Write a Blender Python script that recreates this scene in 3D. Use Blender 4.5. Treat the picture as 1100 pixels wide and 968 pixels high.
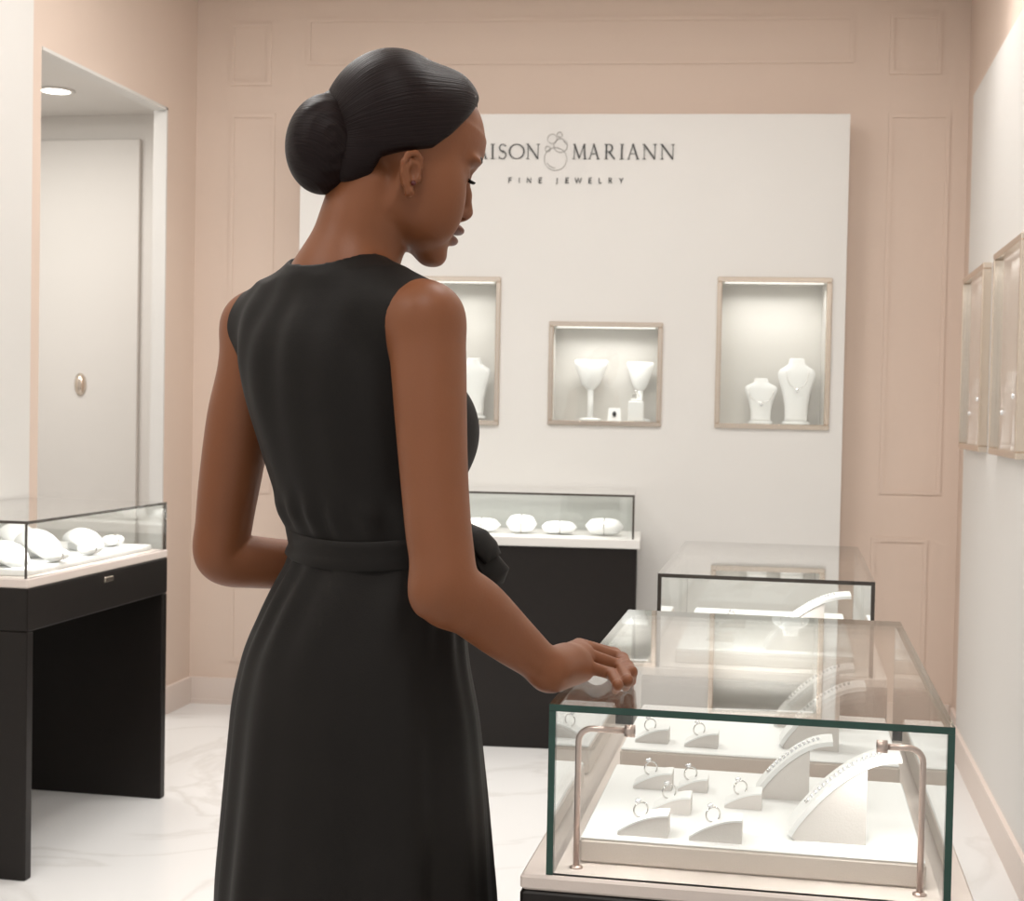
import bpy, math, random
import numpy as np

# ------------------------------------------------------------------ scene, camera, light
for o in list(bpy.data.objects):
    bpy.data.objects.remove(o)
SC = bpy.context.scene
COL = SC.collection
random.seed(4)

FPX, CAM_H = 1550.0, 1.32
GAM, PIT, ROLL = math.radians(10.95), math.atan(44 / 1550), math.radians(1.1)


def Rz(a):
    c, s = math.cos(a), math.sin(a)
    return np.array([[c, -s, 0], [s, c, 0], [0, 0, 1.0]])


def Rx(a):
    c, s = math.cos(a), math.sin(a)
    return np.array([[1.0, 0, 0], [0, c, -s], [0, s, c]])


RM = Rz(GAM) @ Rx(math.pi / 2 - PIT) @ Rz(ROLL)
CP = np.array([0, 0, CAM_H])
RIGHT = np.array([math.cos(GAM), math.sin(GAM), 0])
AWAY = np.array([-math.sin(GAM), math.cos(GAM), 0])
UP = np.array([0, 0, 1.0])


def ray(px, py):
    return RM @ np.array([(px - 550) / FPX, -(py - 484) / FPX, -1.0])


def P(px, py, d):            # measured photo point at a distance -> place in the room
    return CP + ray(px, py) * d


def on(px, py, ax, v):       # measured photo point -> place on the plane axis = v
    r = ray(px, py)
    return CP + r * ((v - CP[ax]) / r[ax])


cam = bpy.data.cameras.new('camera')
camo = bpy.data.objects.new('camera', cam)
COL.objects.link(camo)
from mathutils import Matrix
M4 = Matrix(RM.tolist()).to_4x4()
M4.translation = CP.tolist()
camo.matrix_world = M4
cam.sensor_fit = 'HORIZONTAL'
cam.sensor_width = 36
cam.lens = FPX / 1100 * 36
cam.clip_start = 0.05
cam.dof.use_dof = True
cam.dof.focus_distance = 1.85
cam.dof.aperture_fstop = 15.0
SC.camera = camo

SC.view_settings.view_transform = 'Standard'
SC.view_settings.look = 'None'
SC.view_settings.gamma = 1
SC.view_settings.use_curve_mapping = False
SC.view_settings.exposure = -0.20

W = bpy.data.worlds.new('world')
SC.world = W
W.use_nodes = True
W.node_tree.nodes['Background'].inputs[0].default_value = (1.0, 0.965, 0.93, 1)
W.node_tree.nodes['Background'].inputs[1].default_value = 0.80


def area(name, loc, size, energy, color=(1, 0.975, 0.945), rot=(0, 0, 0), sy=None, spread=None):
    l = bpy.data.lights.new(name, 'AREA')
    l.energy = energy
    l.color = color
    l.size = size
    if sy:
        l.shape = 'RECTANGLE'
        l.size_y = sy
    if spread:
        l.spread = spread
    o = bpy.data.objects.new(name, l)
    o.location = loc
    o.rotation_euler = rot
    COL.objects.link(o)
    return o


CEIL = 3.12
for (x, y, e) in ((-2.0, 0.6, 20), (-0.3, 0.6, 18), (-1.5, 2.6, 22), (0.0, 2.6, 17), (-1.7, 4.4, 17), (-0.6, 4.5, 13), (0.3, 4.6, 11)):
    area('ceiling_panel_light', (x, y, CEIL - 0.012), 0.6, e)  # unseen area lamps added for soft, even light on the room
for (x, y, e) in ((-1.25, 3.3, 3.2), (-1.15, 4.8, 4.2), (-0.45, 4.0, 2.6), (0.45, 3.6, 2.4), (0.4, 5.0, 2.2), (-2.1, 5.1, 2.6), (-1.9, 2.6, 2.6)):
    area('ceiling_downlight_beam', (x, y, CEIL - 0.012), 0.16, e, spread=math.radians(85))  # narrow unseen lamps added to brighten the floor and lower walls


# the back wall is not quite square to the side walls: its own frame, turned about the left corner
XL, XR, YB, Y0 = -2.588, 0.69, 5.966, -1.2
BROT = math.radians(5.5)
PIV = np.array([XL, YB, 0.0])
RB = Rz(BROT)


def onb(px, py, y):          # measured photo point -> back-wall frame, on its plane y
    c = RB.T @ (CP - PIV) + PIV
    r = RB.T @ ray(px, py)
    return c + r * ((y - c[1]) / r[1])


BACK = []


def to_back(since, skip=()):
    """turn everything made since a mark into the back-wall frame"""
    bpy.context.view_layer.update()
    T_ = Matrix.Translation(PIV.tolist()) @ Matrix.Rotation(BROT, 4, 'Z') @ Matrix.Translation((-PIV).tolist())
    for o in list(bpy.data.objects):
        if o.name not in since and o.parent is None and o.name not in skip and o.name not in BACK:
            o.matrix_world = T_ @ o.matrix_world
            BACK.append(o.name)


def mark():
    return {o.name for o in bpy.data.objects}


# ------------------------------------------------------------------ materials
def mat(name, col, rough=0.5, metal=0.0, noise=0.0, nscale=8.0, bump=0.0, bscale=60.0, sss=0.0, sssr=(1, .35, .2),
        coat=0.0, sheen=0.0, emit=None, estr=0.0, spec=0.5):
    m = bpy.data.materials.new(name)
    m.use_nodes = True
    nt = m.node_tree
    b = nt.nodes['Principled BSDF']
    b.inputs['Base Color'].default_value = (*col, 1)
    b.inputs['Roughness'].default_value = rough
    b.inputs['Metallic'].default_value = metal
    b.inputs['Specular IOR Level'].default_value = spec
    if coat:
        b.inputs['Coat Weight'].default_value = coat
        b.inputs['Coat Roughness'].default_value = 0.1
    if sheen:
        b.inputs['Sheen Weight'].default_value = sheen
        b.inputs['Sheen Roughness'].default_value = 0.45
    if sss:
        b.inputs['Subsurface Weight'].default_value = sss
        b.inputs['Subsurface Radius'].default_value = sssr
        b.inputs['Subsurface Scale'].default_value = 0.006
    if emit:
        b.inputs['Emission Color'].default_value = (*emit, 1)
        b.inputs['Emission Strength'].default_value = estr
    tc = nt.nodes.new('ShaderNodeTexCoord')
    if noise:
        n = nt.nodes.new('ShaderNodeTexNoise')
        n.inputs['Scale'].default_value = nscale
        n.inputs['Detail'].default_value = 5
        nt.links.new(tc.outputs['Object'], n.inputs['Vector'])
        mx = nt.nodes.new('ShaderNodeMixRGB')
        mx.blend_type = 'MIX'
        mx.inputs[1].default_value = (*[c * (1 - noise) for c in col], 1)
        mx.inputs[2].default_value = (*[min(1, c * (1 + noise)) for c in col], 1)
        nt.links.new(n.outputs['Fac'], mx.inputs[0])
        nt.links.new(mx.outputs[0], b.inputs['Base Color'])
    if bump:
        n = nt.nodes.new('ShaderNodeTexNoise')
        n.inputs['Scale'].default_value = bscale
        n.inputs['Detail'].default_value = 4
        nt.links.new(tc.outputs['Object'], n.inputs['Vector'])
        bp = nt.nodes.new('ShaderNodeBump')
        bp.inputs['Strength'].default_value = bump
        bp.inputs['Distance'].default_value = 0.002
        nt.links.new(n.outputs['Fac'], bp.inputs['Height'])
        nt.links.new(bp.outputs['Normal'], b.inputs['Normal'])
    return m


def glass_mat(name, tint, refl=1.0):
    m = bpy.data.materials.new(name)
    m.use_nodes = True
    nt = m.node_tree
    nt.nodes.clear()
    out = nt.nodes.new('ShaderNodeOutputMaterial')
    tr = nt.nodes.new('ShaderNodeBsdfTransparent')
    tr.inputs[0].default_value = (*tint, 1)
    gl = nt.nodes.new('ShaderNodeBsdfGlossy')
    gl.inputs['Roughness'].default_value = 0.01
    gl.inputs[0].default_value = (1, 1, 1, 1)
    lw = nt.nodes.new('ShaderNodeLayerWeight')
    lw.inputs[0].default_value = 0.5
    pw = nt.nodes.new('ShaderNodeMath')
    pw.operation = 'POWER'
    pw.inputs[1].default_value = 5
    nt.links.new(lw.outputs['Facing'], pw.inputs[0])
    ma = nt.nodes.new('ShaderNodeMath')
    ma.operation = 'MULTIPLY_ADD'
    ma.inputs[1].default_value = 1.2 * refl
    ma.inputs[2].default_value = 0.035 * refl
    nt.links.new(pw.outputs[0], ma.inputs[0])
    mx = nt.nodes.new('ShaderNodeMixShader')
    nt.links.new(ma.outputs[0], mx.inputs[0])
    nt.links.new(tr.outputs[0], mx.inputs[1])
    nt.links.new(gl.outputs[0], mx.inputs[2])
    nt.links.new(mx.outputs[0], out.inputs[0])
    return m


def marble_mat():
    m = mat('white_marble', (0.74, 0.735, 0.725), 0.22)
    nt = m.node_tree
    b = nt.nodes['Principled BSDF']
    tc = nt.nodes.new('ShaderNodeTexCoord')
    n = nt.nodes.new('ShaderNodeTexNoise')
    n.inputs['Scale'].default_value = 1.1
    n.inputs['Detail'].default_value = 8
    n.inputs['Distortion'].default_value = 1.3
    nt.links.new(tc.outputs['Object'], n.inputs['Vector'])
    cr = nt.nodes.new('ShaderNodeValToRGB')
    e = cr.color_ramp.elements
    e[0].position, e[0].color = 0.475, (0.74, 0.735, 0.725, 1)
    e[1].position, e[1].color = 0.525, (0.74, 0.735, 0.725, 1)
    k = cr.color_ramp.elements.new(0.50)
    k.color = (0.60, 0.585, 0.565, 1)
    nt.links.new(n.outputs['Fac'], cr.inputs[0])
    n2 = nt.nodes.new('ShaderNodeTexNoise')
    n2.inputs['Scale'].default_value = 0.8
    nt.links.new(tc.outputs['Object'], n2.inputs['Vector'])
    mx = nt.nodes.new('ShaderNodeMixRGB')
    mx.inputs[1].default_value = (0.74, 0.735, 0.725, 1)
    nt.links.new(n2.outputs['Fac'], mx.inputs[0])
    nt.links.new(cr.outputs[0], mx.inputs[2])
    nt.links.new(mx.outputs[0], b.inputs['Base Color'])
    return m


M = {}
M['pink'] = mat('blush_paint', (0.695, 0.565, 0.48), 0.6, noise=0.02, nscale=3, bump=0.05, bscale=200)
M['white'] = mat('warm_white_paint', (0.69, 0.675, 0.65), 0.5, noise=0.015, nscale=3, bump=0.03, bscale=200)
M['ceiling'] = mat('ceiling_paint', (0.74, 0.66, 0.60), 0.8, noise=0.01)
M['marble'] = marble_mat()
M['base'] = mat('baseboard_paint', (0.72, 0.62, 0.56), 0.4, noise=0.01)
M['black'] = mat('dark_lacquer', (0.0115, 0.0088, 0.0075), 0.4, noise=0.15, nscale=30, spec=0.28)
M['deck'] = mat('blush_leather_deck', (0.68, 0.60, 0.55), 0.5, bump=0.1, bscale=300, noise=0.02)
M['tray'] = mat('white_leatherette', (0.86, 0.86, 0.85), 0.5, bump=0.15, bscale=400, noise=0.01)
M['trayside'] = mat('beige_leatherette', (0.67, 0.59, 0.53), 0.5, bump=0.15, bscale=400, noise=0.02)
M['side'] = mat('greige_suede', (0.70, 0.655, 0.62), 0.7, bump=0.15, bscale=400, noise=0.02)
M['glass'] = glass_mat('clear_glass', (0.985, 0.995, 0.99))
M['edge'] = mat('green_glass_edge', (0.016, 0.06, 0.045), 0.08, noise=0.3, nscale=40)
M['darkedge'] = mat('bronze_glass_edge', (0.06, 0.05, 0.042), 0.15, noise=0.2, nscale=40)
M['nichewall'] = mat('showcase_lining', (0.66, 0.635, 0.60), 0.6, noise=0.01)
M['gold'] = mat('champagne_metal', (0.74, 0.65, 0.56), 0.25, metal=1.0, noise=0.03)
M['rose'] = mat('rose_brushed_metal', (0.60, 0.47, 0.42), 0.3, metal=1.0, noise=0.03)
M['silver'] = mat('white_gold', (0.72, 0.70, 0.68), 0.12, metal=1.0, noise=0.02)
M['gem'] = mat('diamond', (0.9, 0.9, 0.92), 0.03, metal=0.6, noise=0.05, nscale=200)
M['darkgem'] = mat('onyx', (0.03, 0.03, 0.035), 0.1, noise=0.1)
M['bust'] = mat('white_velvet', (0.88, 0.88, 0.87), 0.7, bump=0.1, bscale=300, noise=0.01)
M['lamp'] = mat('lamp_diffuser', (0.9, 0.9, 0.9), 0.4, emit=(1, 0.95, 0.88), estr=9.0, noise=0.01)
M['led'] = mat('led_strip', (0.9, 0.9, 0.9), 0.4, emit=(1, 0.97, 0.93), estr=1.1, noise=0.01)
M['ink'] = mat('charcoal_letters', (0.055, 0.055, 0.055), 0.5, noise=0.05)
M['greyink'] = mat('pale_grey_lines', (0.42, 0.40, 0.38), 0.5, noise=0.05)
M['skin'] = mat('brown_skin', (0.212, 0.075, 0.030), 0.47, noise=0.06, nscale=14, bump=0.08, bscale=350, sss=0.08, spec=0.35)
M['lip'] = mat('lip_skin', (0.18, 0.068, 0.042), 0.4, noise=0.05, sss=0.1)
M['dress'] = mat('black_crepe', (0.0080, 0.0064, 0.0053), 0.6, bump=0.12, bscale=500, noise=0.1, nscale=20, sheen=0.01, spec=0.2)
M['belt'] = mat('black_sash', (0.0095, 0.0078, 0.0066), 0.55, bump=0.12, bscale=500, noise=0.1, nscale=20, sheen=0.01, spec=0.2)
M['lash'] = mat('lash_black', (0.01, 0.007, 0.006), 0.5, noise=0.05)
M['garnet'] = mat('garnet', (0.09, 0.01, 0.012), 0.08, noise=0.1)


def hair_mat():
    m = mat('dark_brown_hair', (0.010, 0.0065, 0.006), 0.46, spec=0.13)
    nt = m.node_tree
    b = nt.nodes['Principled BSDF']
    at = nt.nodes.new('ShaderNodeAttribute')
    at.attribute_name = 'strand'
    n = nt.nodes.new('ShaderNodeTexNoise')
    n.inputs['Scale'].default_value = 1.0
    n.inputs['Detail'].default_value = 4
    nt.links.new(at.outputs['Vector'], n.inputs['Vector'])
    mx = nt.nodes.new('ShaderNodeMixRGB')
    mx.inputs[1].default_value = (0.005, 0.0030, 0.0030, 1)
    mx.inputs[2].default_value = (0.017, 0.0095, 0.0095, 1)
    nt.links.new(n.outputs['Fac'], mx.inputs[0])
    nt.links.new(mx.outputs[0], b.inputs['Base Color'])
    bp = nt.nodes.new('ShaderNodeBump')
    bp.inputs['Strength'].default_value = 0.7
    bp.inputs['Distance'].default_value = 0.0015
    nt.links.new(n.outputs['Fac'], bp.inputs['Height'])
    nt.links.new(bp.outputs['Normal'], b.inputs['Normal'])
    return m


M['hair'] = hair_mat()


# ------------------------------------------------------------------ mesh helpers
class MB:
    """collects shapes, builds ONE mesh object; material slot per face"""

    def __init__(self):
        self.v, self.f, self.m, self.s = [], [], [], []

    def add(self, v, f, m=0, smooth=False):
        k = len(self.v)
        self.v += [tuple(map(float, p)) for p in v]
        self.f += [tuple(i + k for i in q) for q in f]
        self.m += [m] * len(f)
        self.s += [smooth] * len(f)
        return self

    def box(self, lo, hi, m=0, bev=0.0, mats6=None):
        (x0, y0, z0), (x1, y1, z1) = lo, hi
        if bev > 0:
            b = bev
            v, f = [], []
            # chamfered box: three rings of an octagonal plan
            def ring(z, i):
                return [(x0 + b + i, y0 + i, z), (x1 - b - i, y0 + i, z), (x1 - i, y0 + b + i, z), (x1 - i, y1 - b - i, z),
                        (x1 - b - i, y1 - i, z), (x0 + b + i, y1 - i, z), (x0 + i, y1 - b - i, z), (x0 + i, y0 + b + i, z)]
            rs = [ring(z0, b), ring(z0 + b, 0), ring(z1 - b, 0), ring(z1, b)]
            for r in rs:
                v += r
            for k in range(3):
                for i in range(8):
                    j = (i + 1) % 8
                    f.append((k * 8 + i, k * 8 + j, k * 8 + 8 + j, k * 8 + 8 + i))
            f.append(tuple(range(7, -1, -1)))
            f.append(tuple(range(24, 32)))
            return self.add(v, f, m)
        v = [(x0, y0, z0), (x1, y0, z0), (x1, y1, z0), (x0, y1, z0), (x0, y0, z1), (x1, y0, z1), (x1, y1, z1), (x0, y1, z1)]
        f = [(0, 3, 2, 1), (4, 5, 6, 7), (0, 1, 5, 4), (1, 2, 6, 5), (2, 3, 7, 6), (3, 0, 4, 7)]
        if mats6:
            for q, mm in zip(f, mats6):
                self.add([v[i] for i in q], [(0, 1, 2, 3)], mm)
            return self
        return self.add(v, f, m)

    def tube(self, pts, r, n=10, m=0, closed=False, cap=True):
        pts = [np.array(p, float) for p in pts]
        N = len(pts)
        rr = r if hasattr(r, '__len__') else [r] * N
        v, f = [], []
        t0 = pts[1] - pts[0]
        ref = np.array([0, 0, 1.0]) if abs(t0[2]) < 0.9 * np.linalg.norm(t0) else np.array([1.0, 0, 0])
        nrm = np.cross(t0, ref)
        nrm /= np.linalg.norm(nrm)
        for i in range(N):
            a = pts[(i - 1) % N] if (closed or i > 0) else pts[i]
            b = pts[(i + 1) % N] if (closed or i < N - 1) else pts[i]
            t = b - a
            t /= np.linalg.norm(t)
            nrm = nrm - t * nrm.dot(t)
            nrm /= np.linalg.norm(nrm)
            bi = np.cross(t, nrm)
            for k in range(n):
                a_ = 2 * math.pi * k / n
                v.append(pts[i] + rr[i] * (math.cos(a_) * nrm + math.sin(a_) * bi))
        for i in range(N if closed else N - 1):
            for k in range(n):
                j = (i + 1) % N
                f.append((i * n + k, i * n + (k + 1) % n, j * n + (k + 1) % n, j * n + k))
        if cap and not closed:
            f.append(tuple(range(n - 1, -1, -1)))
            f.append(tuple(range((N - 1) * n, N * n)))
        return self.add(v, f, m, True)

    def loft(self, rings, m=0, cap=True, smooth=True):
        n = len(rings[0])
        v = [p for r in rings for p in r]
        f = []
        for i in range(len(rings) - 1):
            for k in range(n):
                f.append((i * n + k, i * n + (k + 1) % n, (i + 1) * n + (k + 1) % n, (i + 1) * n + k))
        if cap:
            f.append(tuple(range(n - 1, -1, -1)))
            f.append(tuple(range((len(rings) - 1) * n, len(rings) * n)))
        return self.add(v, f, m, smooth)

    def lathe(self, prof, c=(0, 0, 0), n=20, m=0, sy=1.0):
        return self.loft([[(c[0] + r * math.cos(2 * math.pi * k / n), c[1] + sy * r * math.sin(2 * math.pi * k / n), c[2] + z)
                           for k in range(n)] for r, z in prof], m)

    def prism(self, poly, y0, y1, m=0, mside=None, smooth=False):
        """outline in x-z, extruded along y; m = caps, mside = the rim"""
        n = len(poly)
        v = [(x, y0, z) for x, z in poly] + [(x, y1, z) for x, z in poly]
        self.add(v, [tuple(range(n)), tuple(range(2 * n - 1, n - 1, -1))], m)
        self.add(v, [(i, n + i, n + (i + 1) % n, (i + 1) % n) for i in range(n)], m if mside is None else mside, smooth)
        return self

    def build(self, name, mats, parent=None, loc=None):
        me = bpy.data.meshes.new(name)
        me.from_pydata(self.v, [], self.f)
        for mm in (mats if isinstance(mats, (list, tuple)) else [mats]):
            me.materials.append(M[mm])
        me.polygons.foreach_set('material_index', self.m)
        me.polygons.foreach_set('use_smooth', self.s)
        me.update()
        o = bpy.data.objects.new(name, me)
        COL.objects.link(o)
        if parent:
            o.parent = parent
        if loc is not None:
            o.location = loc
        return o


def tag(o, label=None, cat=None, group=None, kind=None):
    if label:
        o['label'] = label
    if cat:
        o['category'] = cat
    if group:
        o['group'] = group
    if kind:
        o['kind'] = kind
    return o


def empty(name, loc, label, cat, group=None, rz=0.0):
    o = bpy.data.objects.new(name, None)
    o.empty_display_size = 0.05
    COL.objects.link(o)
    o.location = loc
    o.rotation_euler = (0, 0, rz)
    return tag(o, label, cat, group)


def dup(root, loc, rz, label, group=None):
    r = root.copy()
    COL.objects.link(r)
    r.location = loc
    r.rotation_euler = (0, 0, rz)
    r['label'] = label
    if group:
        r['group'] = group
    for ch in list(root.children):
        c = ch.copy()
        COL.objects.link(c)
        c.parent = r
        for g in list(ch.children):
            d = g.copy()
            COL.objects.link(d)
            d.parent = c
    return r


def struct(name, mb, mats, label, parent=None):
    o = mb.build(name, mats, parent)
    return tag(o, label, None, None, 'structure')


# ------------------------------------------------------------------ the room
T = 0.12
TL = 0.05
struct('floor', MB().box((-4.4, Y0, -0.08), (XR + T, 6.7, 0)), 'marble', 'white marble floor with grey veins')
struct('ceiling', MB().box((XL - TL, Y0, CEIL), (XR + T, 6.7, CEIL + 0.1)), 'ceiling', 'plain ceiling')
mk = mark()
struct('wall_back', MB().box((XL - TL, YB, 0), (XR + T + 0.02, YB + T, CEIL)), 'pink', 'blush pink panelled back wall')
to_back(mk)
struct('wall_right', MB().box((XR, Y0, 0), (XR + T, 6.45, CEIL)), 'pink', 'blush pink right wall')
DO0, DO1, DOZ = 4.64, 5.665, 2.55
struct('wall_left', MB().box((XL - TL, Y0, 0), (XL, DO0, CEIL)).box((XL - TL, DO1, 0), (XL, YB, CEIL)).box((XL - TL, DO0, DOZ), (XL, DO1, CEIL)),
       'pink', 'blush pink left wall with a tall opening')
struct('wall_cladding_left', MB().box((XL, Y0, 0), (XL + 0.03, on(33.5, 300, 0, XL + 0.03)[1], CEIL)), 'white', 'white cladding on the left wall')
# passage seen through the opening
PZ = on(110, 124, 1, 6.45)[2]
struct('wall_passage', MB().box((-4.4, 6.45, 0), (XL - TL, 6.55, 2.95)).box((-4.4, 3.4, 0), (-4.3, 6.45, 2.95)), 'white', 'white wall of the side passage')
struct('ceiling_passage', MB().box((-4.4, 3.4, PZ), (XL - TL, 6.45, PZ + 0.08)), 'white', 'white ceiling of the side passage')
area('passage_light', (-3.45, 5.3, PZ - 0.02), 0.9, 29, (1, 0.96, 0.90))
dl = empty('ceiling_downlight', (*on(60, 97, 2, PZ)[:2], PZ), 'round recessed downlight glowing in the passage ceiling at left', 'light')
MB().lathe([(0.085, 0), (0.085, -0.006), (0.066, -0.008), (0.062, -0.002), (0.062, 0)]).build('trim_ring', 'white', dl)
MB().lathe([(0.061, 0), (0.061, -0.004), (0.0, -0.0045)]).build('diffuser', 'lamp', dl)
# white door in the passage end wall
dx0 = -4.1
dx1 = on(150, 300, 1, 6.44)[0]
dz1 = on(120, 150, 1, 6.44)[2]
door = struct('door_1', MB().box((dx0, 6.425, 0.01), (dx1, 6.45, dz1), bev=0.004), 'white', 'flush white door at the end of the passage')
kp = on(86, 413, 1, 6.42)
MB().loft([[(kp[0] + 0.03 * s * math.cos(a), 6.425 - y, kp[2] + 0.055 * s * math.sin(a)) for a in np.linspace(0, 2 * math.pi, 21)[:-1]]
           for s, y in ((1, 0), (1, 0.006), (0.6, 0.02), (0.3, 0.024))]).build('door_handle', 'gold', door)

struct('trim_9', MB().box((XL - TL - 0.004, DO1 - 0.012, 0), (XL + 0.004, DO1, DOZ)).box((XL - TL - 0.004, DO0 + 0.001, DOZ - 0.012), (XL + 0.004, DO1, DOZ)), 'white', 'white lining of the opening')
# baseboards
mk = mark()
struct('baseboard_back', MB().box((XL, YB - 0.018, 0), (XR, YB, 0.115)).box((XL, YB - 0.024, 0), (XR, YB, 0.02)), 'base', 'pale baseboard along the back wall')
to_back(mk)
struct('baseboard_left', MB().box((XL, DO1, 0), (XL + 0.018, YB - 0.018, 0.115)), 'base', 'pale baseboard on the left wall')
struct('baseboard_right', MB().box((0.645, Y0, 0), (0.66, 5.86, 0.115)).box((0.675, 5.86, 0), (XR, 6.22, 0.115)), 'base', 'pale baseboard along the right wall')


# wall mouldings
def moulding(n, x0, x1, z0, z1):
    w, d = 0.018, 0.005
    mb = MB()
    for (a, b, c, e) in ((x0, x1, z0, z0 + w), (x0, x1, z1 - w, z1), (x0, x0 + w, z0 + w, z1 - w), (x1 - w, x1, z0 + w, z1 - w)):
        mb.box((a, YB - d, c), (b, YB + 0.001, e))
    struct('trim_%d' % n, mb, 'pink', 'rectangular wall moulding')


mk = mark()
for i, (ax_, ay_, bx_, by_) in enumerate(((957, 15, 1011, 80), (955, 122, 1010, 532), (936, 577, 992, 735), (248, 25, 291, 92), (330, 20, 917, 68), (248, 122, 290, 530), (248, 577, 290, 712))):
    p, q = onb(ax_, ay_, YB), onb(bx_, by_, YB)
    moulding(i + 1, p[0], q[0], q[2], p[2])
to_back(mk)


# ------------------------------------------------------------------ white display wall with lit niches
PY = 5.79                                   # front of the white display wall
mk = mark()
PX0, PX1, PZ1 = onb(321, 300, PY)[0], onb(910, 260, PY)[0], onb(716, 122.5, PY)[2]
def nrect(x0, x1, y0, y1):
    ym, xm = (y0 + y1) / 2, (x0 + x1) / 2
    return (onb(x0, ym, PY)[0], onb(x1, ym, PY)[0], onb(xm, y1, PY)[2], onb(xm, y0, PY)[2])


niches = [nrect(414, 537, 297, 456), nrect(589, 711, 346, 457.5), nrect(769, 892, 298, 461)]   # outer frame rectangles
xs = sorted({PX0, PX1, *[n[0] for n in niches], *[n[1] for n in niches]})
zs = sorted({0.0, PZ1, *[n[2] for n in niches], *[n[3] for n in niches]})
mb = MB()
for i in range(len(xs) - 1):
    for k in range(len(zs) - 1):
        cx, cz = (xs[i] + xs[i + 1]) / 2, (zs[k] + zs[k + 1]) / 2
        if any(n[0] < cx < n[1] and n[2] < cz < n[3] for n in niches):
            continue
        mb.box((xs[i], PY, zs[k]), (xs[i + 1], YB - 0.003 if zs[k] > 0.12 else YB - 0.025, zs[k + 1]))
struct('wall_cladding_back', mb, 'white', 'white display wall standing proud of the pink back wall')


def bar_frame(mb, x0, x1, z0, z1, y0, y1, w):
    mb.box((x0, y0, z0), (x1, y1, z0 + w), bev=0.003).box((x0, y0, z1 - w), (x1, y1, z1), bev=0.003)
    mb.box((x0, y0, z0 + w), (x0 + w, y1, z1 - w), bev=0.003).box((x1 - w, y0, z0 + w), (x1, y1, z1 - w), bev=0.003)
    return mb


def showcase(w, h, depth, label, loc, rz, group, lampw):
    """lit wall showcase; local x along the wall, y into it (front at y = 0), z up from the bottom edge"""
    e = empty('wall_showcase', loc, label, 'showcase', group, rz)
    fw = 0.02
    bar_frame(MB(), -w / 2, w / 2, 0, h, -0.012, 0.02, fw).build('frame', 'gold', e)
    t = 0.008
    mb = MB().box((-w / 2 + 0.002, depth - t, 0.002), (w / 2 - 0.002, depth, h - 0.002))
    mb.box((-w / 2 + 0.002, 0.02, 0.002), (-w / 2 + fw, depth - t, h - 0.002)).box((w / 2 - fw, 0.02, 0.002), (w / 2 - 0.002, depth - t, h - 0.002))
    mb.box((-w / 2 + fw, 0.02, 0.002), (w / 2 - fw, depth - t, fw)).box((-w / 2 + fw, 0.02, h - fw), (w / 2 - fw, depth - t, h - 0.002))
    mb.build('cabinet_box', 'nichewall', e)
    MB().box((-w / 2 + 0.03, 0.020, h - fw - 0.004), (w / 2 - 0.03, 0.028, h - fw), bev=0.002).build('light_strip', 'led', e)
    MB().box((-w / 2 + fw, 0.004, fw), (w / 2 - fw, 0.008, h - fw)).build('glass_pane', 'glass', e)
    c, s = math.cos(rz), math.sin(rz)
    ly = 0.032 if depth > 0.1 else 0.022
    area('showcase_light', (loc[0] - s * ly, loc[1] + c * ly, loc[2] + h - fw - 0.012), w - 0.1, lampw, (1, 0.98, 0.95), (math.radians(4) if depth > 0.1 else 0, 0, rz), 0.03, math.radians(150))
    return e


labs = ['tall gold-framed lit wall showcase half hidden behind the woman', 'low wide gold-framed lit wall showcase in the middle of the white wall',
        'tall gold-framed lit wall showcase with two busts, right end of the white wall']
for n, l in zip(niches, labs):
    showcase(n[1] - n[0], n[3] - n[2], 0.165, l, ((n[0] + n[1]) / 2, PY, n[2]), 0, 'wall showcases on the white display wall', 0.8)
to_back(mk)
XF = 0.642                                  # front of the showcases on the right wall
rw = []
for (pa, pb) in ((1038, 1060), (1071, 1101)):
    rw.append((on(pa, 285, 0, XF)[1], on(pb, 285, 0, XF)[1]))
RZ0, RZ1 = 1.205, 1.855
ys = sorted({Y0, 5.86, *[q for r in rw for q in r]})
mb = MB()
for i in range(len(ys) - 1):
    cy = (ys[i] + ys[i + 1]) / 2
    if any(min(r) < cy < max(r) for r in rw):
        mb.box((0.66, ys[i], 0.0), (XR, ys[i + 1], RZ0)).box((0.66, ys[i], RZ1), (XR, ys[i + 1], 2.57))
    else:
        mb.box((0.66, ys[i], 0.0), (XR, ys[i + 1], 2.57))
struct('wall_cladding_right', mb, 'white', 'white cladding on the right wall')
for (ya, yb), l in zip(rw, ('slim gold-framed wall showcase on the right wall nearest the corner', 'slim gold-framed wall showcase on the right wall cut by the picture edge')):
    showcase(abs(ya - yb), RZ1 - RZ0, 0.046, l, (XF, (ya + yb) / 2, RZ0), -math.pi / 2, 'wall showcases on the right wall', 0.6)


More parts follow.
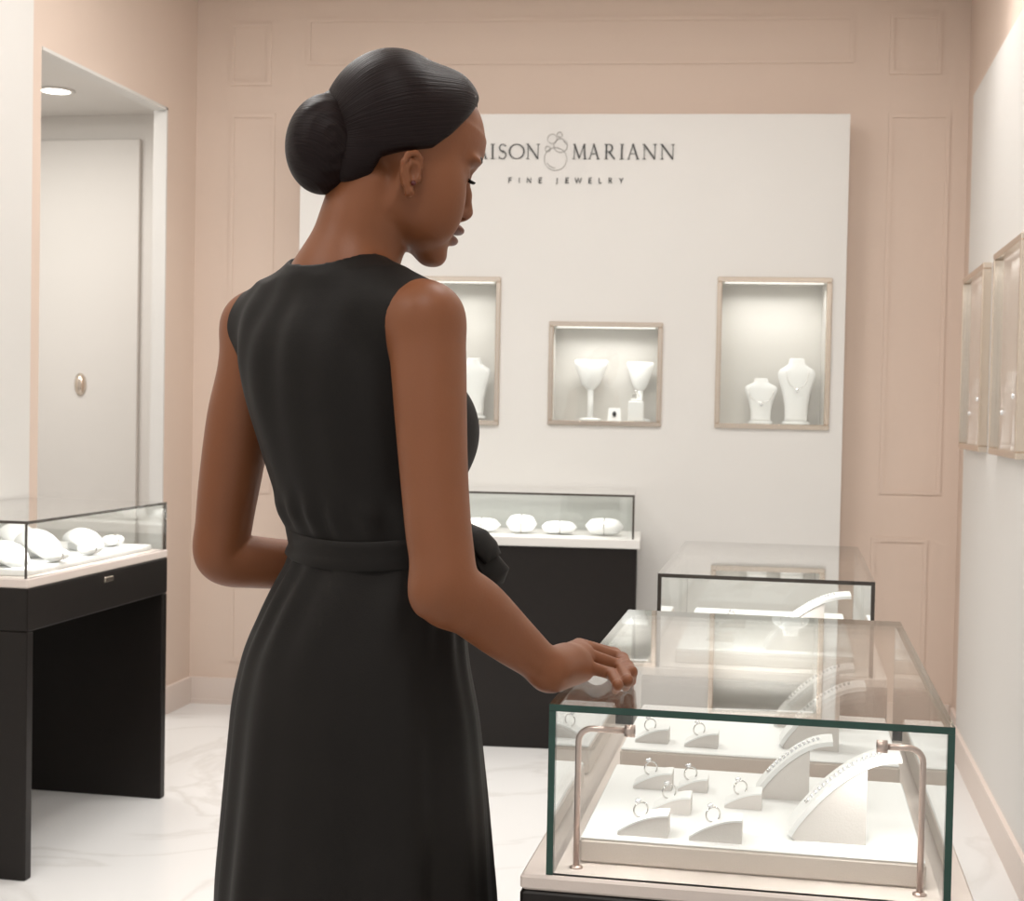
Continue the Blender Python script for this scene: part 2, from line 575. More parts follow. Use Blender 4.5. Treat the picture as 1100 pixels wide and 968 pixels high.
# necklace busts
def bust_form(h, wsh, label, loc, rz=0.0, group='white jewellery busts'):
    """shield-shaped neck-and-shoulder form on a foot"""
    e = empty('necklace_bust', loc, label, 'jewellery bust', group, rz)
    prof = [(0.0, .62), (0.06, .60), (0.25, .62), (0.5, .78), (0.68, .98), (0.76, 1.0), (0.82, .9), (0.87, .62), (0.91, .44), (0.98, .40), (1.0, .36)]
    n = 20
    rings = []
    for z, wf in prof:
        d = wsh * 0.32 * (0.8 + 0.2 * wf)
        lean = 0.012 * (z - 0.4)
        rings.append([(wsh / 2 * wf * math.copysign(abs(math.cos(a)) ** 0.8, math.cos(a)), lean + d / 2 * math.copysign(abs(math.sin(a)) ** 0.8, math.sin(a)), 0.012 + z * (h - 0.012))
                      for a in np.linspace(0, 2 * math.pi, n + 1)[:-1]])
    MB().loft(rings).build('bust_body', 'bust', e)
    MB().loft([[(wsh * 0.36 * s * math.cos(a), wsh * 0.2 * s * math.sin(a), z) for a in np.linspace(0, 2 * math.pi, n + 1)[:-1]] for s, z in ((1, 0), (1, 0.010), (.9, 0.0125))]).build('foot', 'tray', e)
    return e


def stem_form(h, wsh, label, loc, rz=0.0, group='white jewellery busts'):
    """scooped collar form on a slim stem"""
    e = empty('collar_stand', loc, label, 'jewellery stand', group, rz)
    n = 20
    rings = [[(wsh / 2 * wf * math.cos(a), wsh * 0.22 * dfc * math.sin(a), z * h) for a in np.linspace(0, 2 * math.pi, n + 1)[:-1]]
             for z, wf, dfc in ((0.50, .16, .3), (0.53, .3, .5), (0.60, .52, .8), (0.75, .74, 1), (0.9, .94, 1), (0.97, 1.0, .9), (1.0, .9, .6))]
    MB().loft(rings).build('collar', 'bust', e)
    MB().tube([(0, 0, 0.008), (0, 0, 0.52 * h)], 0.012, 12).build('stem', 'bust', e)
    MB().lathe([(0.045, 0), (0.045, 0.008), (0.03, 0.011), (0.012, 0.012)], sy=0.7).build('foot', 'tray', e)
    return e


def necklace(pts, r, label, gem, loc=(0, 0, 0)):
    e = empty('pendant_necklace', loc, label, 'necklace', 'necklaces on the busts')
    MB().tube(pts, r, 6).build('chain', 'silver', e)
    a = pts[len(pts) // 2]
    MB().lathe([(0.0005, -0.014), (0.006, -0.006), (0.007, 0), (0.0005, 0.006)], (a[0], a[1], a[2] - 0.004), 8).build('pendant', gem, e)
    return e


mk = mark()
nz = niches[1][2] + 0.0203
NY = PY + 0.085
x = onb(817, 440, NY)[0]
bust_form(0.19, 0.135, 'shorter white bust in the right tall showcase', (x, NY, nz))
necklace([(x + 0.05 * math.cos(t), NY - 0.024 - 0.012 * math.sin(t), nz + 0.14 - 0.05 * abs(math.sin(t)) ** 0.8) for t in np.linspace(0, math.pi, 17)], 0.0012,
         'fine pendant necklace on the shorter bust of the right tall showcase', 'gem')
x = onb(855, 440, NY)[0]
bust_form(0.275, 0.155, 'taller white bust in the right tall showcase', (x, NY, nz))
necklace([(x + 0.045 * math.cos(t), NY - 0.028 - 0.010 * math.sin(t), nz + 0.225 - 0.075 * abs(math.sin(t)) ** 0.8) for t in np.linspace(0, math.pi, 17)], 0.0012,
         'fine pendant necklace on the taller bust of the right tall showcase', 'gem')
x = onb(634, 440, NY)[0]
stem_form(0.255, 0.145, 'white collar stand at the left of the low wide showcase', (x, NY, nz))
x = onb(687, 440, NY + 0.02)[0]
stem_form(0.25, 0.115, 'white collar stand at the right of the low wide showcase', (x, NY + 0.02, nz))
x = onb(683, 440, NY - 0.04)[0]
e = empty('jewellery_riser', (x, NY - 0.04, nz), 'small white riser block with a ring in the low wide showcase', 'riser')
MB().box((-0.032, -0.025, 0), (0.032, 0.025, 0.085), bev=0.004).build('block', 'tray', e)
MB().box((-0.022, -0.018, 0.085), (0.022, 0.018, 0.094), bev=0.003).build('cushion', 'bust', e)
pts = [(x + 0.012 * math.cos(t), NY - 0.04, nz + 0.108 + 0.012 * math.sin(t)) for t in np.linspace(0, 2 * math.pi, 17)[:-1]]
e = empty('jewelled_ring', (0, 0, 0), 'ring with a grey stone on the riser in the low wide showcase', 'ring')
MB().tube(pts, 0.002, 6, closed=True).build('band', 'silver', e)
MB().lathe([(0.001, -0.006), (0.008, 0.002), (0.005, 0.007), (0.001, 0.007)], (x, NY - 0.04, nz + 0.124), 8).build('stone', 'silver', e)
x = onb(660, 437, NY - 0.055)[0]
e = empty('earring_card', (x, NY - 0.055, nz), 'small white card with a black jewel in the low wide showcase', 'jewellery card')
MB().loft([[(-0.028, 0, 0), (0.028, 0, 0), (0.028, 0.02, 0), (-0.028, 0.02, 0)], [(-0.024, 0.018, 0.055), (0.024, 0.018, 0.055), (0.024, 0.022, 0.055), (-0.024, 0.022, 0.055)]], smooth=False).build('card', 'tray', e)
MB().lathe([(0.001, -0.012), (0.008, -0.006), (0.009, 0.002), (0.004, 0.010), (0.001, 0.012)], (0, 0.003, 0.03), 10).build('jewel', 'darkgem', e)
x = onb(508, 440, NY)[0]
bust_form(0.255, 0.15, 'white bust in the tall showcase beside the woman', (x, NY, nz))
to_back(mk)
for i, ((ya, yb), w) in enumerate(zip(rw, ('corner', 'picture-edge'))):
    for k, (fy, h) in enumerate(((0.3, 0.24), (0.68, 0.30))):
        y = ya + (yb - ya) * fy
        b = bust_form(h, 0.105, '%s white bust in the right wall showcase at the %s' % (('farther lower', 'nearer taller')[k], ('corner', 'picture edge')[i]), (0.6665, y, 1.2265), -math.pi / 2)
        necklace([(0.6665 - 0.017 - 0.002 * math.sin(t), y + 0.04 * math.cos(t), 1.22 + h * 0.82 - 0.07 * abs(math.sin(t)) ** 0.8) for t in np.linspace(0, math.pi, 15)], 0.0013,
                 'sparkling necklace on the %s bust at the %s' % (('farther lower', 'nearer taller')[k], ('corner', 'picture edge')[i]), 'gem')

# ------------------------------------------------------------------ the wall lettering
SY = PY - 0.002


def glyph(ch):
    tk, th, sf = 0.125, 0.05, 0.035
    S = []
    def st(pts, w):
        S.append((pts, w if hasattr(w, '__len__') else [w] * len(pts)))
    def ser(x, z, h=0.11):
        st([(x - h, z), (x + h, z)], sf)
    if ch == 'M':
        st([(0.14, 0), (0.19, 1)], th); st([(0.17, 1), (0.53, 0.06)], tk); st([(0.53, 0.06), (0.87, 1)], th); st([(0.88, 1), (0.94, 0)], tk)
        ser(0.14, 0.018); ser(0.94, 0.018, 0.13); st([(0.06, 0.982), (0.2, 0.982)], sf); st([(0.86, 0.982), (1.0, 0.982)], sf); w = 1.08
    elif ch == 'A':
        st([(0.08, 0), (0.38, 1)], th); st([(0.37, 1.02), (0.72, 0)], tk); st([(0.19, 0.36), (0.58, 0.36)], sf); ser(0.08, 0.018, 0.09); ser(0.72, 0.018, 0.12); w = 0.8
    elif ch == 'I':
        st([(0.13, 0), (0.13, 1)], tk); ser(0.13, 0.018, 0.13); ser(0.13, 0.982, 0.13); w = 0.26
    elif ch == 'N':
        st([(0.13, 0), (0.13, 1)], th); st([(0.1, 1), (0.83, 0.0)], tk); st([(0.83, 0), (0.83, 1)], th); ser(0.13, 0.018); ser(0.83, 0.982); st([(0.0, 0.982), (0.14, 0.982)], sf); w = 0.95
    elif ch == 'R':
        st([(0.14, 0), (0.14, 1)], tk); ser(0.14, 0.018, 0.13); st([(0.01, 0.982), (0.14, 0.982)], sf)
        a = np.linspace(math.pi / 2, -math.pi / 2, 11)
        st([(0.14, 0.975)] + [(0.34 + 0.22 * math.cos(t), 0.74 + 0.24 * math.sin(t)) for t in a] + [(0.14, 0.5)], [th] + [th + (tk - th) * math.cos(t) for t in a] + [th])
        st([(0.32, 0.5), (0.74, 0.0)], tk); w = 0.78
    elif ch == 'O':
        a = np.linspace(0, 2 * math.pi, 33)
        st([(0.5 + 0.45 * math.cos(t), 0.5 + 0.48 * math.sin(t)) for t in a], [th + (tk - th) * abs(math.cos(t)) ** 1.5 for t in a]); w = 1.0
    elif ch == 'S':
        a1 = np.linspace(math.radians(20), math.radians(270), 14)
        a2 = np.linspace(math.radians(90), math.radians(-160), 14)
        p = [(0.28 + 0.2 * math.cos(t), 0.75 + 0.23 * math.sin(t)) for t in a1] + [(0.28 + 0.22 * math.cos(t), 0.26 + 0.25 * math.sin(t)) for t in a2]
        n = len(p)
        st(p, [th + (tk - th) * math.exp(-((i - n / 2) / 6.0) ** 2) for i in range(n)])
        st([(0.47, 0.82), (0.47, 0.98)], sf); st([(0.07, 0.02), (0.07, 0.2)], sf); w = 0.56
    return S, w


def sans(ch):
    w = 0.15
    L = {'F': ([[(0, 0), (0, 1), (.55, 1)], [(0, .52), (.48, .52)]], .55), 'I': ([[(0, 0), (0, 1)]], 0.0), 'N': ([[(0, 0), (0, 1), (.75, 0), (.75, 1)]], .75),
         'E': ([[(.55, 0), (0, 0), (0, 1), (.55, 1)], [(0, .52), (.48, .52)]], .55), 'J': ([[(.2, 1), (.2, 0.0), (.12, -.18), (0, -.22)]], .2),
         'W': ([[(0, 1), (.3, 0), (.62, 1), (.94, 0), (1.24, 1)]], 1.24), 'L': ([[(0, 1), (0, 0), (.52, 0)]], .52),
         'R': ([[(0, 0), (0, 1), (.32, 1), (.5, .9), (.52, .72), (.46, .56), (.3, .48), (0, .48)], [(.28, .48), (.6, 0)]], .6), 'Y': ([[(0, 1), (.36, .48), (.72, 1)], [(.36, .48), (.36, 0)]], .72)}
    return [(p, [w] * len(p)) for p in L[ch][0]], L[ch][1]


def stroke(mb, pts, ws, T0, y):
    """flat raised ribbon along pts in the wall plane; T0 maps (u, v) to (x, z)"""
    q = [np.array(T0(*p)) for p in pts]
    k = T0.scale
    Lf, Rt = [], []
    for i in range(len(q)):
        a, b = q[max(i - 1, 0)], q[min(i + 1, len(q) - 1)]
        t = (b - a) / (np.linalg.norm(b - a) + 1e-9)
        n = np.array([-t[1], t[0]]) * ws[i] * k / 2
        if 0 < i < len(q) - 1:
            c = np.dot((q[i] - q[i - 1]) / np.linalg.norm(q[i] - q[i - 1]), t)
            n = n / max(c, 0.5)
        Lf.append(q[i] + n); Rt.append(q[i] - n)
    d = 0.003
    for i in range(len(q) - 1):
        r = [Lf[i], Rt[i], Rt[i + 1], Lf[i + 1]]
        v = [(p[0], y - d, p[1]) for p in r] + [(p[0], y + 0.0015, p[1]) for p in r]
        mb.add(v, [(0, 1, 2, 3), (7, 6, 5, 4), (0, 4, 5, 1), (1, 5, 6, 2), (2, 6, 7, 3), (3, 7, 4, 0)])


class Place:
    def __init__(self, x, z, s, sx=1.0):
        self.x, self.z, self.scale, self.sx = x, z, s, sx

    def __call__(self, u, v):
        return (self.x + u * self.scale * self.sx, self.z + v * self.scale)


zb = onb(620, 171.0, SY)[2]
hc = onb(620, 154.8, SY)[2] - zb
mk = mark()
sign = empty('wall_sign', (0, 0, 0), 'dark serif shop name with bubble emblem on the white wall', 'sign')
mb = MB()
for ch, c0, c1 in (('M', -22, 52), ('A', 55, 107), ('I', 124, 144), ('S', 161, 204), ('O', 213, 292), ('N', 299, 366),
                   ('M', 525, 598), ('A', 606, 660), ('R', 684, 738), ('I', 760, 780), ('A', 797, 855), ('N', 871, 942), ('N', 958, 1031)):
    S, w = glyph(ch)
    x0, x1 = onb(500 + c0 / 4.583, 163, SY)[0], onb(500 + c1 / 4.583, 163, SY)[0]
    pl = Place(x0, zb, hc, (x1 - x0) / (w * hc))
    mb = MB()
    for p, ws in S:
        stroke(mb, p, [k_ * 0.85 for k_ in ws], pl, SY)
    mb.build('letter', 'ink', sign)
mb = MB()
zt = onb(610, 196.6, SY)[2]
ht = onb(610, 191.2, SY)[2] - zt
for ch, c0 in (('F', 214), ('I', 265), ('N', 304), ('E', 363), ('J', 447), ('E', 495), ('W', 540), ('E', 608), ('L', 658), ('R', 706), ('Y', 758)):
    S, w = sans(ch)
    pl = Place(onb(500 + c0 / 4.583, 194, SY)[0], zt, ht)
    mb = MB()
    for p, ws in S:
        stroke(mb, p, ws, pl, SY)
    mb.build('tagline_letter', 'ink', sign)
mb = MB()
k = onb(501, 160, SY)[0] - onb(500, 160, SY)[0]
for cx, cy, r in ((443, 187, 55), (468, 121, 33), (427, 88, 23), (464, 67, 12.5), (405, 138, 13)):
    c = onb(500 + cx / 4.583, 130 + cy / 4.583, SY)
    pl = Place(c[0], c[2], 1.0)
    rr = r / 4.583 * k
    stroke(mb, [(rr * math.cos(t), rr * math.sin(t)) for t in np.linspace(0, 2 * math.pi, 41)], [0.0020] * 41, pl, SY)
    if r > 30:
        stroke(mb, [(rr * .78 * math.cos(t), rr * .78 * math.sin(t)) for t in (np.linspace(3.6, 4.7, 9) if r > 50 else np.linspace(.2, 1.1, 9))], [0.002] * 9, pl, SY)
mb.build('bubble_emblem', 'greyink', sign)


to_back(mk)

# ------------------------------------------------------------------ glass display cases
def pane(mb, lo, hi, thin, shown=True):
    """glass slab; the two big faces clear, the cut edges coloured"""
    m6 = [1] * 6                     # order: bottom, top, y0, x1, y1, x0
    for i in {0: (3, 5), 1: (2, 4), 2: (0, 1)}[thin]:
        m6[i] = 0
    return mb.box(lo, hi, mats6=m6)


def glass_box(e, x0, x1, y0, y1, z0, z1, t=0.008, edge='edge'):
    mt = ['glass', edge]
    g = 0.0004
    pane(MB(), (x0, y0, z1 - t), (x1, y1, z1), 2).build('glass_top', mt, e)
    pane(MB(), (x0 + t + g, y0 + 0.0005, z0), (x1 - t - g, y0 + t, z1 - t - g), 1).build('glass_front', mt, e)
    pane(MB(), (x0 + t + g, y1 - t, z0), (x1 - t - g, y1 - 0.0005, z1 - t - g), 1).build('glass_back', mt, e)
    pane(MB(), (x0, y0, z0), (x0 + t, y1, z1 - t - g), 0).build('glass_side', mt, e)
    pane(MB(), (x1 - t, y0, z0), (x1, y1, z1 - t - g), 0).build('glass_side', mt, e)


def table_case(loc, w, l, zbase, ztop, label, edge, ledge=0.03, deckh=0.018, yledge=0.006):
    """pedestal case: x centred, front at y = 0"""
    e = empty('display_case', loc, label, 'display case', 'glass display cases')
    MB().box((-w / 2 - ledge, -yledge, 0.03), (w / 2 + ledge, l + yledge, zbase - deckh), bev=0.004).build('pedestal', 'black', e)
    MB().box((-w / 2 - ledge + 0.03, 0.03, 0), (w / 2 + ledge - 0.03, l - 0.03, 0.03)).build('plinth', 'black', e)
    MB().box((-w / 2 - ledge, -yledge, zbase - deckh), (w / 2 + ledge, l + yledge, zbase), bev=0.003).build('deck', 'deck', e)
    glass_box(e, -w / 2, w / 2, 0, l, zbase, ztop, edge=edge)
    return e


FX0, FX1, FY0, FY1, FZ = -0.271, 0.187, 1.661, 2.497, 0.976
ZB = on(590, 940, 1, FY0)[2]
case = table_case(((FX0 + FX1) / 2, FY0, 0), FX1 - FX0, FY1 - FY0, ZB, FZ, 'glass-topped jewellery case on black pedestal under the woman\'s hand', 'edge')
FCX = (FX0 + FX1) / 2
# bent lamp rods inside the front corners
for s, pv, tip in ((-1, (620, 870), 682), (1, (990, 880), 942)):
    yq = FY0 + 0.035
    xa = on(pv[0], pv[1], 1, yq)[0] - FCX
    zt_ = on(655 if s < 0 else 965, 784 if s < 0 else 803, 1, yq)[2]
    xt = on(tip, 790, 1, yq)[0] - FCX
    r = 0.016
    d = -s
    pts = [(xa, 0.035, ZB - 0.001), (xa, 0.035, zt_ - r)]
    pts += [(xa + d * r * (1 - math.cos(t)), 0.035, zt_ - r + r * math.sin(t)) for t in np.linspace(0.2, math.pi / 2, 7)]
    pts += [(xt, 0.035, zt_)]
    lp = MB().tube(pts, 0.0037, 12).build('lamp_rod', 'rose', case)
    MB().tube([(xt - d * 0.012, 0.035, zt_), (xt, 0.035, zt_)], 0.0075, 12).build('lamp_head', 'rose', lp)
    MB().lathe([(0.008, 0), (0.008, 0.002), (0.004, 0.004)], (xa, 0.035, ZB - 0.0005), 14).build('collar', 'rose', lp)
    area('case_light', (xa + FCX + d * 0.05, yq + 0.02, zt_ - 0.008), 0.07, 0.22, (1, 0.97, 0.93), (0, 0, 0), 0.02)


def tray(x0, x1, y0, y1, z, h, label):
    z = z + 0.0004
    e = empty('display_tray', ((x0 + x1) / 2, (y0 + y1) / 2, z), label, 'tray', 'white trays in the front case')
    w, l = x1 - x0, y1 - y0
    MB().box((-w / 2, -l / 2, 0), (w / 2, l / 2, h - 0.003), bev=0.003).build('tray_base', 'trayside', e)
    MB().box((-w / 2 + 0.001, -l / 2 + 0.001, h - 0.004), (w / 2 - 0.001, l / 2 - 0.001, h), bev=0.0018).build('tray_top', 'tray', e)
    return z + h


TH = 0.032
ty0 = FY0 + 0.055
tx0 = on(622, 912, 1, ty0)[0]
tx1 = on(1000, 935, 1, ty0)[0]
tym = on(680, 822, 2, ZB + TH)[1]
TZ = tray(tx0, tx1 - 0.005, ty0, tym, ZB, TH, 'white leather tray nearest the front glass of the front case')
tray(tx0, tx1 - 0.005, tym + 0.05, FY1 - 0.03, ZB, TH + 0.012, 'white leather tray at the back of the front case')
TZ2 = ZB + TH + 0.012


def ring_wedge(w, d, h, label, loc, rz=0.0, group='ring wedges'):
    e = empty('ring_wedge', loc, label, 'ring stand', group, rz)
    n = 10
    top = [(-w / 2 + w * i / n, 0.003 + (h - 0.003) * math.sin(math.pi / 2 * (i / n)) ** 0.9) for i in range(n + 1)]
    poly = [(-w / 2, 0.0)] + top + [(w / 2, 0.0)]
    poly = poly[::-1]
    MB().prism(poly, -d / 2, d / 2, 0).build('wedge_body', 'side', e)
    mb = MB()
    out = [(x, z + 0.0022) for x, z in top]
    mb.prism(top + out[::-1], -d / 2 - 0.0008, d / 2 + 0.0008, 0).build('leather_top', 'tray', e)
    return e


def diamond_ring(loc, label, rz, tilt, gem='gem', R=0.0092):
    e = empty('diamond_ring', loc, label, 'ring', 'rings on the wedges', rz)
    e.rotation_euler = (0, tilt, rz)
    MB().tube([(R * math.cos(t), 0, R * math.sin(t)) for t in np.linspace(0, 2 * math.pi, 25)[:-1]], 0.0011, 8, closed=True).build('band', 'silver', e)
    MB().lathe([(0.0005, -0.004), (0.0042, 0.0), (0.0034, 0.0018), (0.0003, 0.002)], (0, 0, R + 0.003), 10).build('stone', gem, e)
    return e


def ramp(w, d, h, label, loc, group='curved jewellery ramps'):
    e = empty('jewellery_ramp', loc, label, 'jewellery ramp', group)
    n = 16
    top = []
    for i in range(n + 1):
        t = i / n
        top.append((-w / 2 + w * t, 0.004 + (h - 0.010) * (math.sin(math.pi / 2 * t) ** 0.85)))
    wb = w * 0.70
    body = [p for p in top if p[0] <= -w / 2 + wb + 1e-6]
    poly = ([(-w / 2 + 0.004, 0.0)] + [(x, z - 0.001) for x, z in body] + [(body[-1][0], 0.0)])[::-1]
    MB().prism(poly, -d / 2 + 0.002, d / 2 - 0.002, 0).build('ramp_body', 'side', e)
    out = []
    for i, (x, z) in enumerate(top):
        a = top[max(i - 1, 0)]
        b = top[min(i + 1, n)]
        tx, tz = b[0] - a[0], b[1] - a[1]
        L = math.hypot(tx, tz)
        out.append((x - tz / L * 0.006, z + tx / L * 0.006))
    MB().prism(top + out[::-1], -d / 2, d / 2, 0).build('leather_top', 'tray', e)
    e['curve'] = 0
    return e, out


def bracelet(loc, curve, y, i0, i1, label):
    e = empty('beaded_bracelet', loc, label, 'bracelet', 'bracelets on the ramps')
    c = np.array(curve[i0:i1 + 1])
    s = np.concatenate([[0], np.cumsum(np.linalg.norm(np.diff(c, axis=0), axis=1))])
    n = max(6, int(s[-1] / 0.006))
    mb = MB()
    for k in range(n):
        q = s[-1] * k / (n - 1)
        x, z = np.interp(q, s, c[:, 0]), np.interp(q, s, c[:, 1])
        mb.lathe([(0.0004, -0.0026), (0.0026, 0), (0.0004, 0.0026)], (x, y + 0.001 * math.sin(k), z + 0.0024), 6)
    mb.build('bead_string', 'gem', e)
    MB().tube([(c[0][0], y, c[0][1] + 0.0016), (c[0][0] - 0.004, y, c[0][1] - 0.001)], 0.002, 6).build('clasp', 'silver', e)


wl = [((663, 718), 897, 'front row, left'), ((740, 797), 903, 'front row, right'), ((700, 742), 873, 'second row, left'), ((778, 818), 868, 'second row, right'),
      ((680, 722), 847, 'third row, left'), ((728, 760), 850, 'third row, middle')]
names = ['ring wedge nearest the front glass at the tray\'s left', 'ring wedge nearest the front glass in the tray\'s middle', 'second ring wedge behind the tray\'s front left one',
         'ring wedge just left of the smaller curved ramp', 'ring wedge at the back left corner of the front tray', 'ring wedge behind, second from left']
for ((pa, pb), py, _), nm in zip(wl, names):
    a, b = on(pa, py, 2, TZ), on(pb, py + 1, 2, TZ)
    w = b[0] - a[0]
    d = 0.034
    cx, cy = (a[0] + b[0]) / 2, a[1] + d / 2
    h = w * 0.42
    ring_wedge(w, d, h, 'white-topped ' + nm, (cx, cy, TZ))
    diamond_ring((cx - 0.004, cy, TZ + h * 0.80 + 0.0075), 'silver diamond ring on the ' + nm, math.radians(28), math.radians(-18))
for (pa, pb, py, nm) in ((850, 965, 903, 'large curved ramp nearest the front glass'), (815, 893, 858, 'smaller curved ramp behind the large one')):
    a, b = on(pa, py, 2, TZ), on(pb, py + 1, 2, TZ)
    w = b[0] - a[0]
    d = 0.062 if pa == 850 else 0.05
    h = 0.108 if pa == 850 else 0.082
    loc = ((a[0] + b[0]) / 2, a[1] + d / 2, TZ)
    _, cv = ramp(w, d, h, 'white-topped ' + nm, loc)
    bracelet(loc, cv, -0.005, 3, 13, 'sparkling bracelet draped over the ' + nm)
a = on(715, 787, 2, TZ2)
for k, (fx, fy, nm) in enumerate(((-0.155, 0.06, 'left'), (-0.08, 0.05, 'middle'))):
    loc = (FCX + fx, tym + 0.05 + fy, TZ2)
    ring_wedge(0.05, 0.034, 0.021, 'white-topped ring wedge on the back tray, at its front %s' % nm, loc)
    diamond_ring((loc[0] - 0.004, loc[1], TZ2 + 0.021 * 0.8 + 0.0075), 'silver diamond ring on the back tray, at its front %s' % nm, math.radians(28), math.radians(-18))
for k, (fx, fy, nm) in enumerate(((0.10, 0.09, 'nearer'), (0.09, 0.24, 'farther'))):
    loc = (FCX + fx, tym + 0.05 + fy, TZ2)
    _, cv = ramp(0.12, 0.06, 0.10, 'white-topped %s curved ramp on the back tray' % nm, loc)
    bracelet(loc, cv, 0, 3, 13, 'sparkling bracelet draped over the %s ramp of the back tray' % nm)

# second pedestal case behind the first
MY0, MY1 = 3.082, 3.90
mid = table_case((-0.0475, MY0, 0), 0.452, MY1 - MY0, 0.775, FZ, 'glass-topped case on black pedestal standing behind the nearest case', 'darkedge')
e = empty('display_tray', (-0.0475, MY0 + 0.40, 0.7754), 'white leather tray inside the second glass case', 'tray')
MB().box((-0.19, -0.34, 0), (0.19, 0.34, 0.029), bev=0.003).build('tray_base', 'trayside', e)
MB().box((-0.189, -0.339, 0.028), (0.189, 0.339, 0.032), bev=0.0018).build('tray_top', 'tray', e)
loc = (0.045, MY0 + 0.14, 0.8076)
_, cv = ramp(0.18, 0.09, 0.125, 'large white-topped curved ramp inside the second glass case', loc)
bracelet(loc, cv, 0, 3, 13, 'sparkling bracelet on the ramp inside the second glass case')
for k, (fx, fy, nm) in enumerate(((-0.10, 0.20, 'nearer'), (-0.08, 0.42, 'farther'))):
    loc = (-0.0475 + fx, MY0 + fy, 0.8076)
    ring_wedge(0.06, 0.04, 0.025, 'white-topped %s ring wedge inside the second glass case' % nm, loc)
    diamond_ring((loc[0] - 0.004, loc[1], 0.8076 + 0.0195 + 0.0075), 'silver diamond ring on the %s wedge of the second glass case' % nm, math.radians(28), math.radians(-18))
area('case_light', (-0.05, MY0 + 0.04, FZ - 0.02), 0.12, 0.8, (1, 0.97, 0.93), (0, 0, 0), 0.012)


# ------------------------------------------------------------------ table cases along the walls
def cushion(loc, w, d, h, label, rz=0.0, group=None):
    e = empty('bracelet_cushion', loc, label, 'jewellery cushion', group, rz)
    rings = []
    for t in np.linspace(-1, 1, 9):
        s = (1 - abs(t) ** 3) ** 0.5 * 0.9 + 0.1
        rings.append([(w / 2 * t, d / 2 * s * math.cos(a), h / 2 + h / 2 * s * math.sin(a)) for a in np.linspace(0, 2 * math.pi, 17)[:-1]])
    c = MB().loft([[(a, b, q + 0.0038) for a, b, q in r] for r in rings]).build('pad', 'bust', e)
    mb = MB()
    mb.tube([(0.0, (d / 2 + 0.001) * math.cos(a), 0.0038 + h / 2 + (h / 2 + 0.001) * math.sin(a)) for a in np.linspace(0, 2 * math.pi, 25)[:-1]], 0.0022, 6, closed=True)
    mb.build('bangle', 'silver', e)
    return e


def neck_form(loc, w, l, h, label, rz=0.0, group=None):
    """reclining neck form: a scooped shield leaning back"""
    e = empty('reclining_neck_form', loc, label, 'jewellery form', group, rz)
    rings = []
    for t in np.linspace(0, 1, 10):
        wf = 0.62 + 0.38 * math.sin(math.pi * min(1, t * 1.05)) if t < 0.75 else 1.0 - 2.2 * (t - 0.75)
        zc = h * math.sin(t * math.pi * 0.62) * 0.85
        th = 0.012 + 0.01 * math.sin(math.pi * t)
        rings.append([(w / 2 * wf * math.cos(a), -l / 2 + l * t, max(0.0, zc * (1 - 0.35 * math.cos(a) ** 2)) + th * (1 + math.sin(a))) for a in np.linspace(0, 2 * math.pi, 19)[:-1]])
    MB().loft(rings).build('form', 'bust', e)
    MB().box((-w * 0.25, -l * 0.05, 0), (w * 0.25, l * 0.38, h * 0.7), bev=0.004).build('support', 'tray', e)
    return e


# back case: long black counter in front of the white wall
mk = mark()
BYF, BYB = 5.36, 5.76
BX0, BX1 = onb(325, 640, BYF)[0], onb(683, 640, BYF)[0]
ztb = onb(600, 577.5, BYF)[2]
zbb = onb(600, 587.5, BYF)[2]
ztop = onb(600, 530, BYF)[2]
bc = empty('counter_case', ((BX0 + BX1) / 2, BYF, 0), 'long black counter with low glass top by the white wall, half hidden behind the woman', 'display case', 'glass display cases')
bw, bl = BX1 - BX0, BYB - BYF
MB().box((-bw / 2, 0, 0), (bw / 2, bl, zbb), bev=0.004).build('counter_body', 'black', bc)
MB().box((-bw / 2 - 0.012, -0.012, zbb), (bw / 2 + 0.012, bl, ztb), bev=0.003).build('deck', 'white', bc)
glass_box(bc, -bw / 2 + 0.012, bw / 2 - 0.012, 0.0, bl - 0.01, ztb, ztop, edge='darkedge')
area('case_light', ((BX0 + BX1) / 2, BYF + 0.03, ztop - 0.012), 1.0, 1.8, (1, 0.98, 0.95), (0, 0, 0), 0.02)
gx = [BX1 - q for q in (0.98, 0.80, 0.62, 0.46, 0.31, 0.13)]
for i, x in enumerate(gx):
    lab = ('first', 'second', 'third', 'fourth', 'fifth', 'last')[i] + ' white bracelet cushion from the left in the long counter case'
    cushion((x, BYF + 0.13, ztb + 0.0004), (0.15, 0.13, 0.15, 0.12, 0.14, 0.15)[i], 0.08, (0.052, 0.066, 0.055, 0.072, 0.05, 0.066)[i], lab, (0.1, -0.1, 0.05, 0, 0.1, -0.08)[i], 'cushions in the long counter case')
to_back(mk)

# left table case
LX1, LY0, LY1 = -2.034, 3.60, 4.50
LX0 = XL + 0.035
LZ = 0.806
lc = empty('table_case', (LX1, LY0, 0), 'black open-legged table case with low glass top on the left', 'display case', 'glass display cases')
lw, ll = LX1 - LX0, LY1 - LY0
MB().box((-lw, 0, LZ - 0.12), (0, ll, LZ), bev=0.004).build('apron', 'black', lc)
MB().box((-lw, 0.0005, 0), (-0.0005, 0.035, LZ - 0.12), bev=0.003).build('leg_panel', 'black', lc)
MB().box((-lw, ll - 0.035, 0), (-0.0005, ll - 0.0005, LZ - 0.12), bev=0.003).build('leg_panel', 'black', lc)
MB().box((-lw, 0.0, LZ), (0.0, ll, LZ + 0.026), bev=0.003).build('deck', 'deck', lc)
glass_box(lc, -lw + 0.004, -0.004, 0.004, ll - 0.004, LZ + 0.026, 0.99, edge='darkedge')
lk = on(116, 622, 0, LX1)
MB().box((-0.002, lk[1] - LY0 - 0.028, lk[2] - 0.008), (0.006, lk[1] - LY0 + 0.028, lk[2] + 0.008), bev=0.002).build('lock_plate', 'gold', lc)
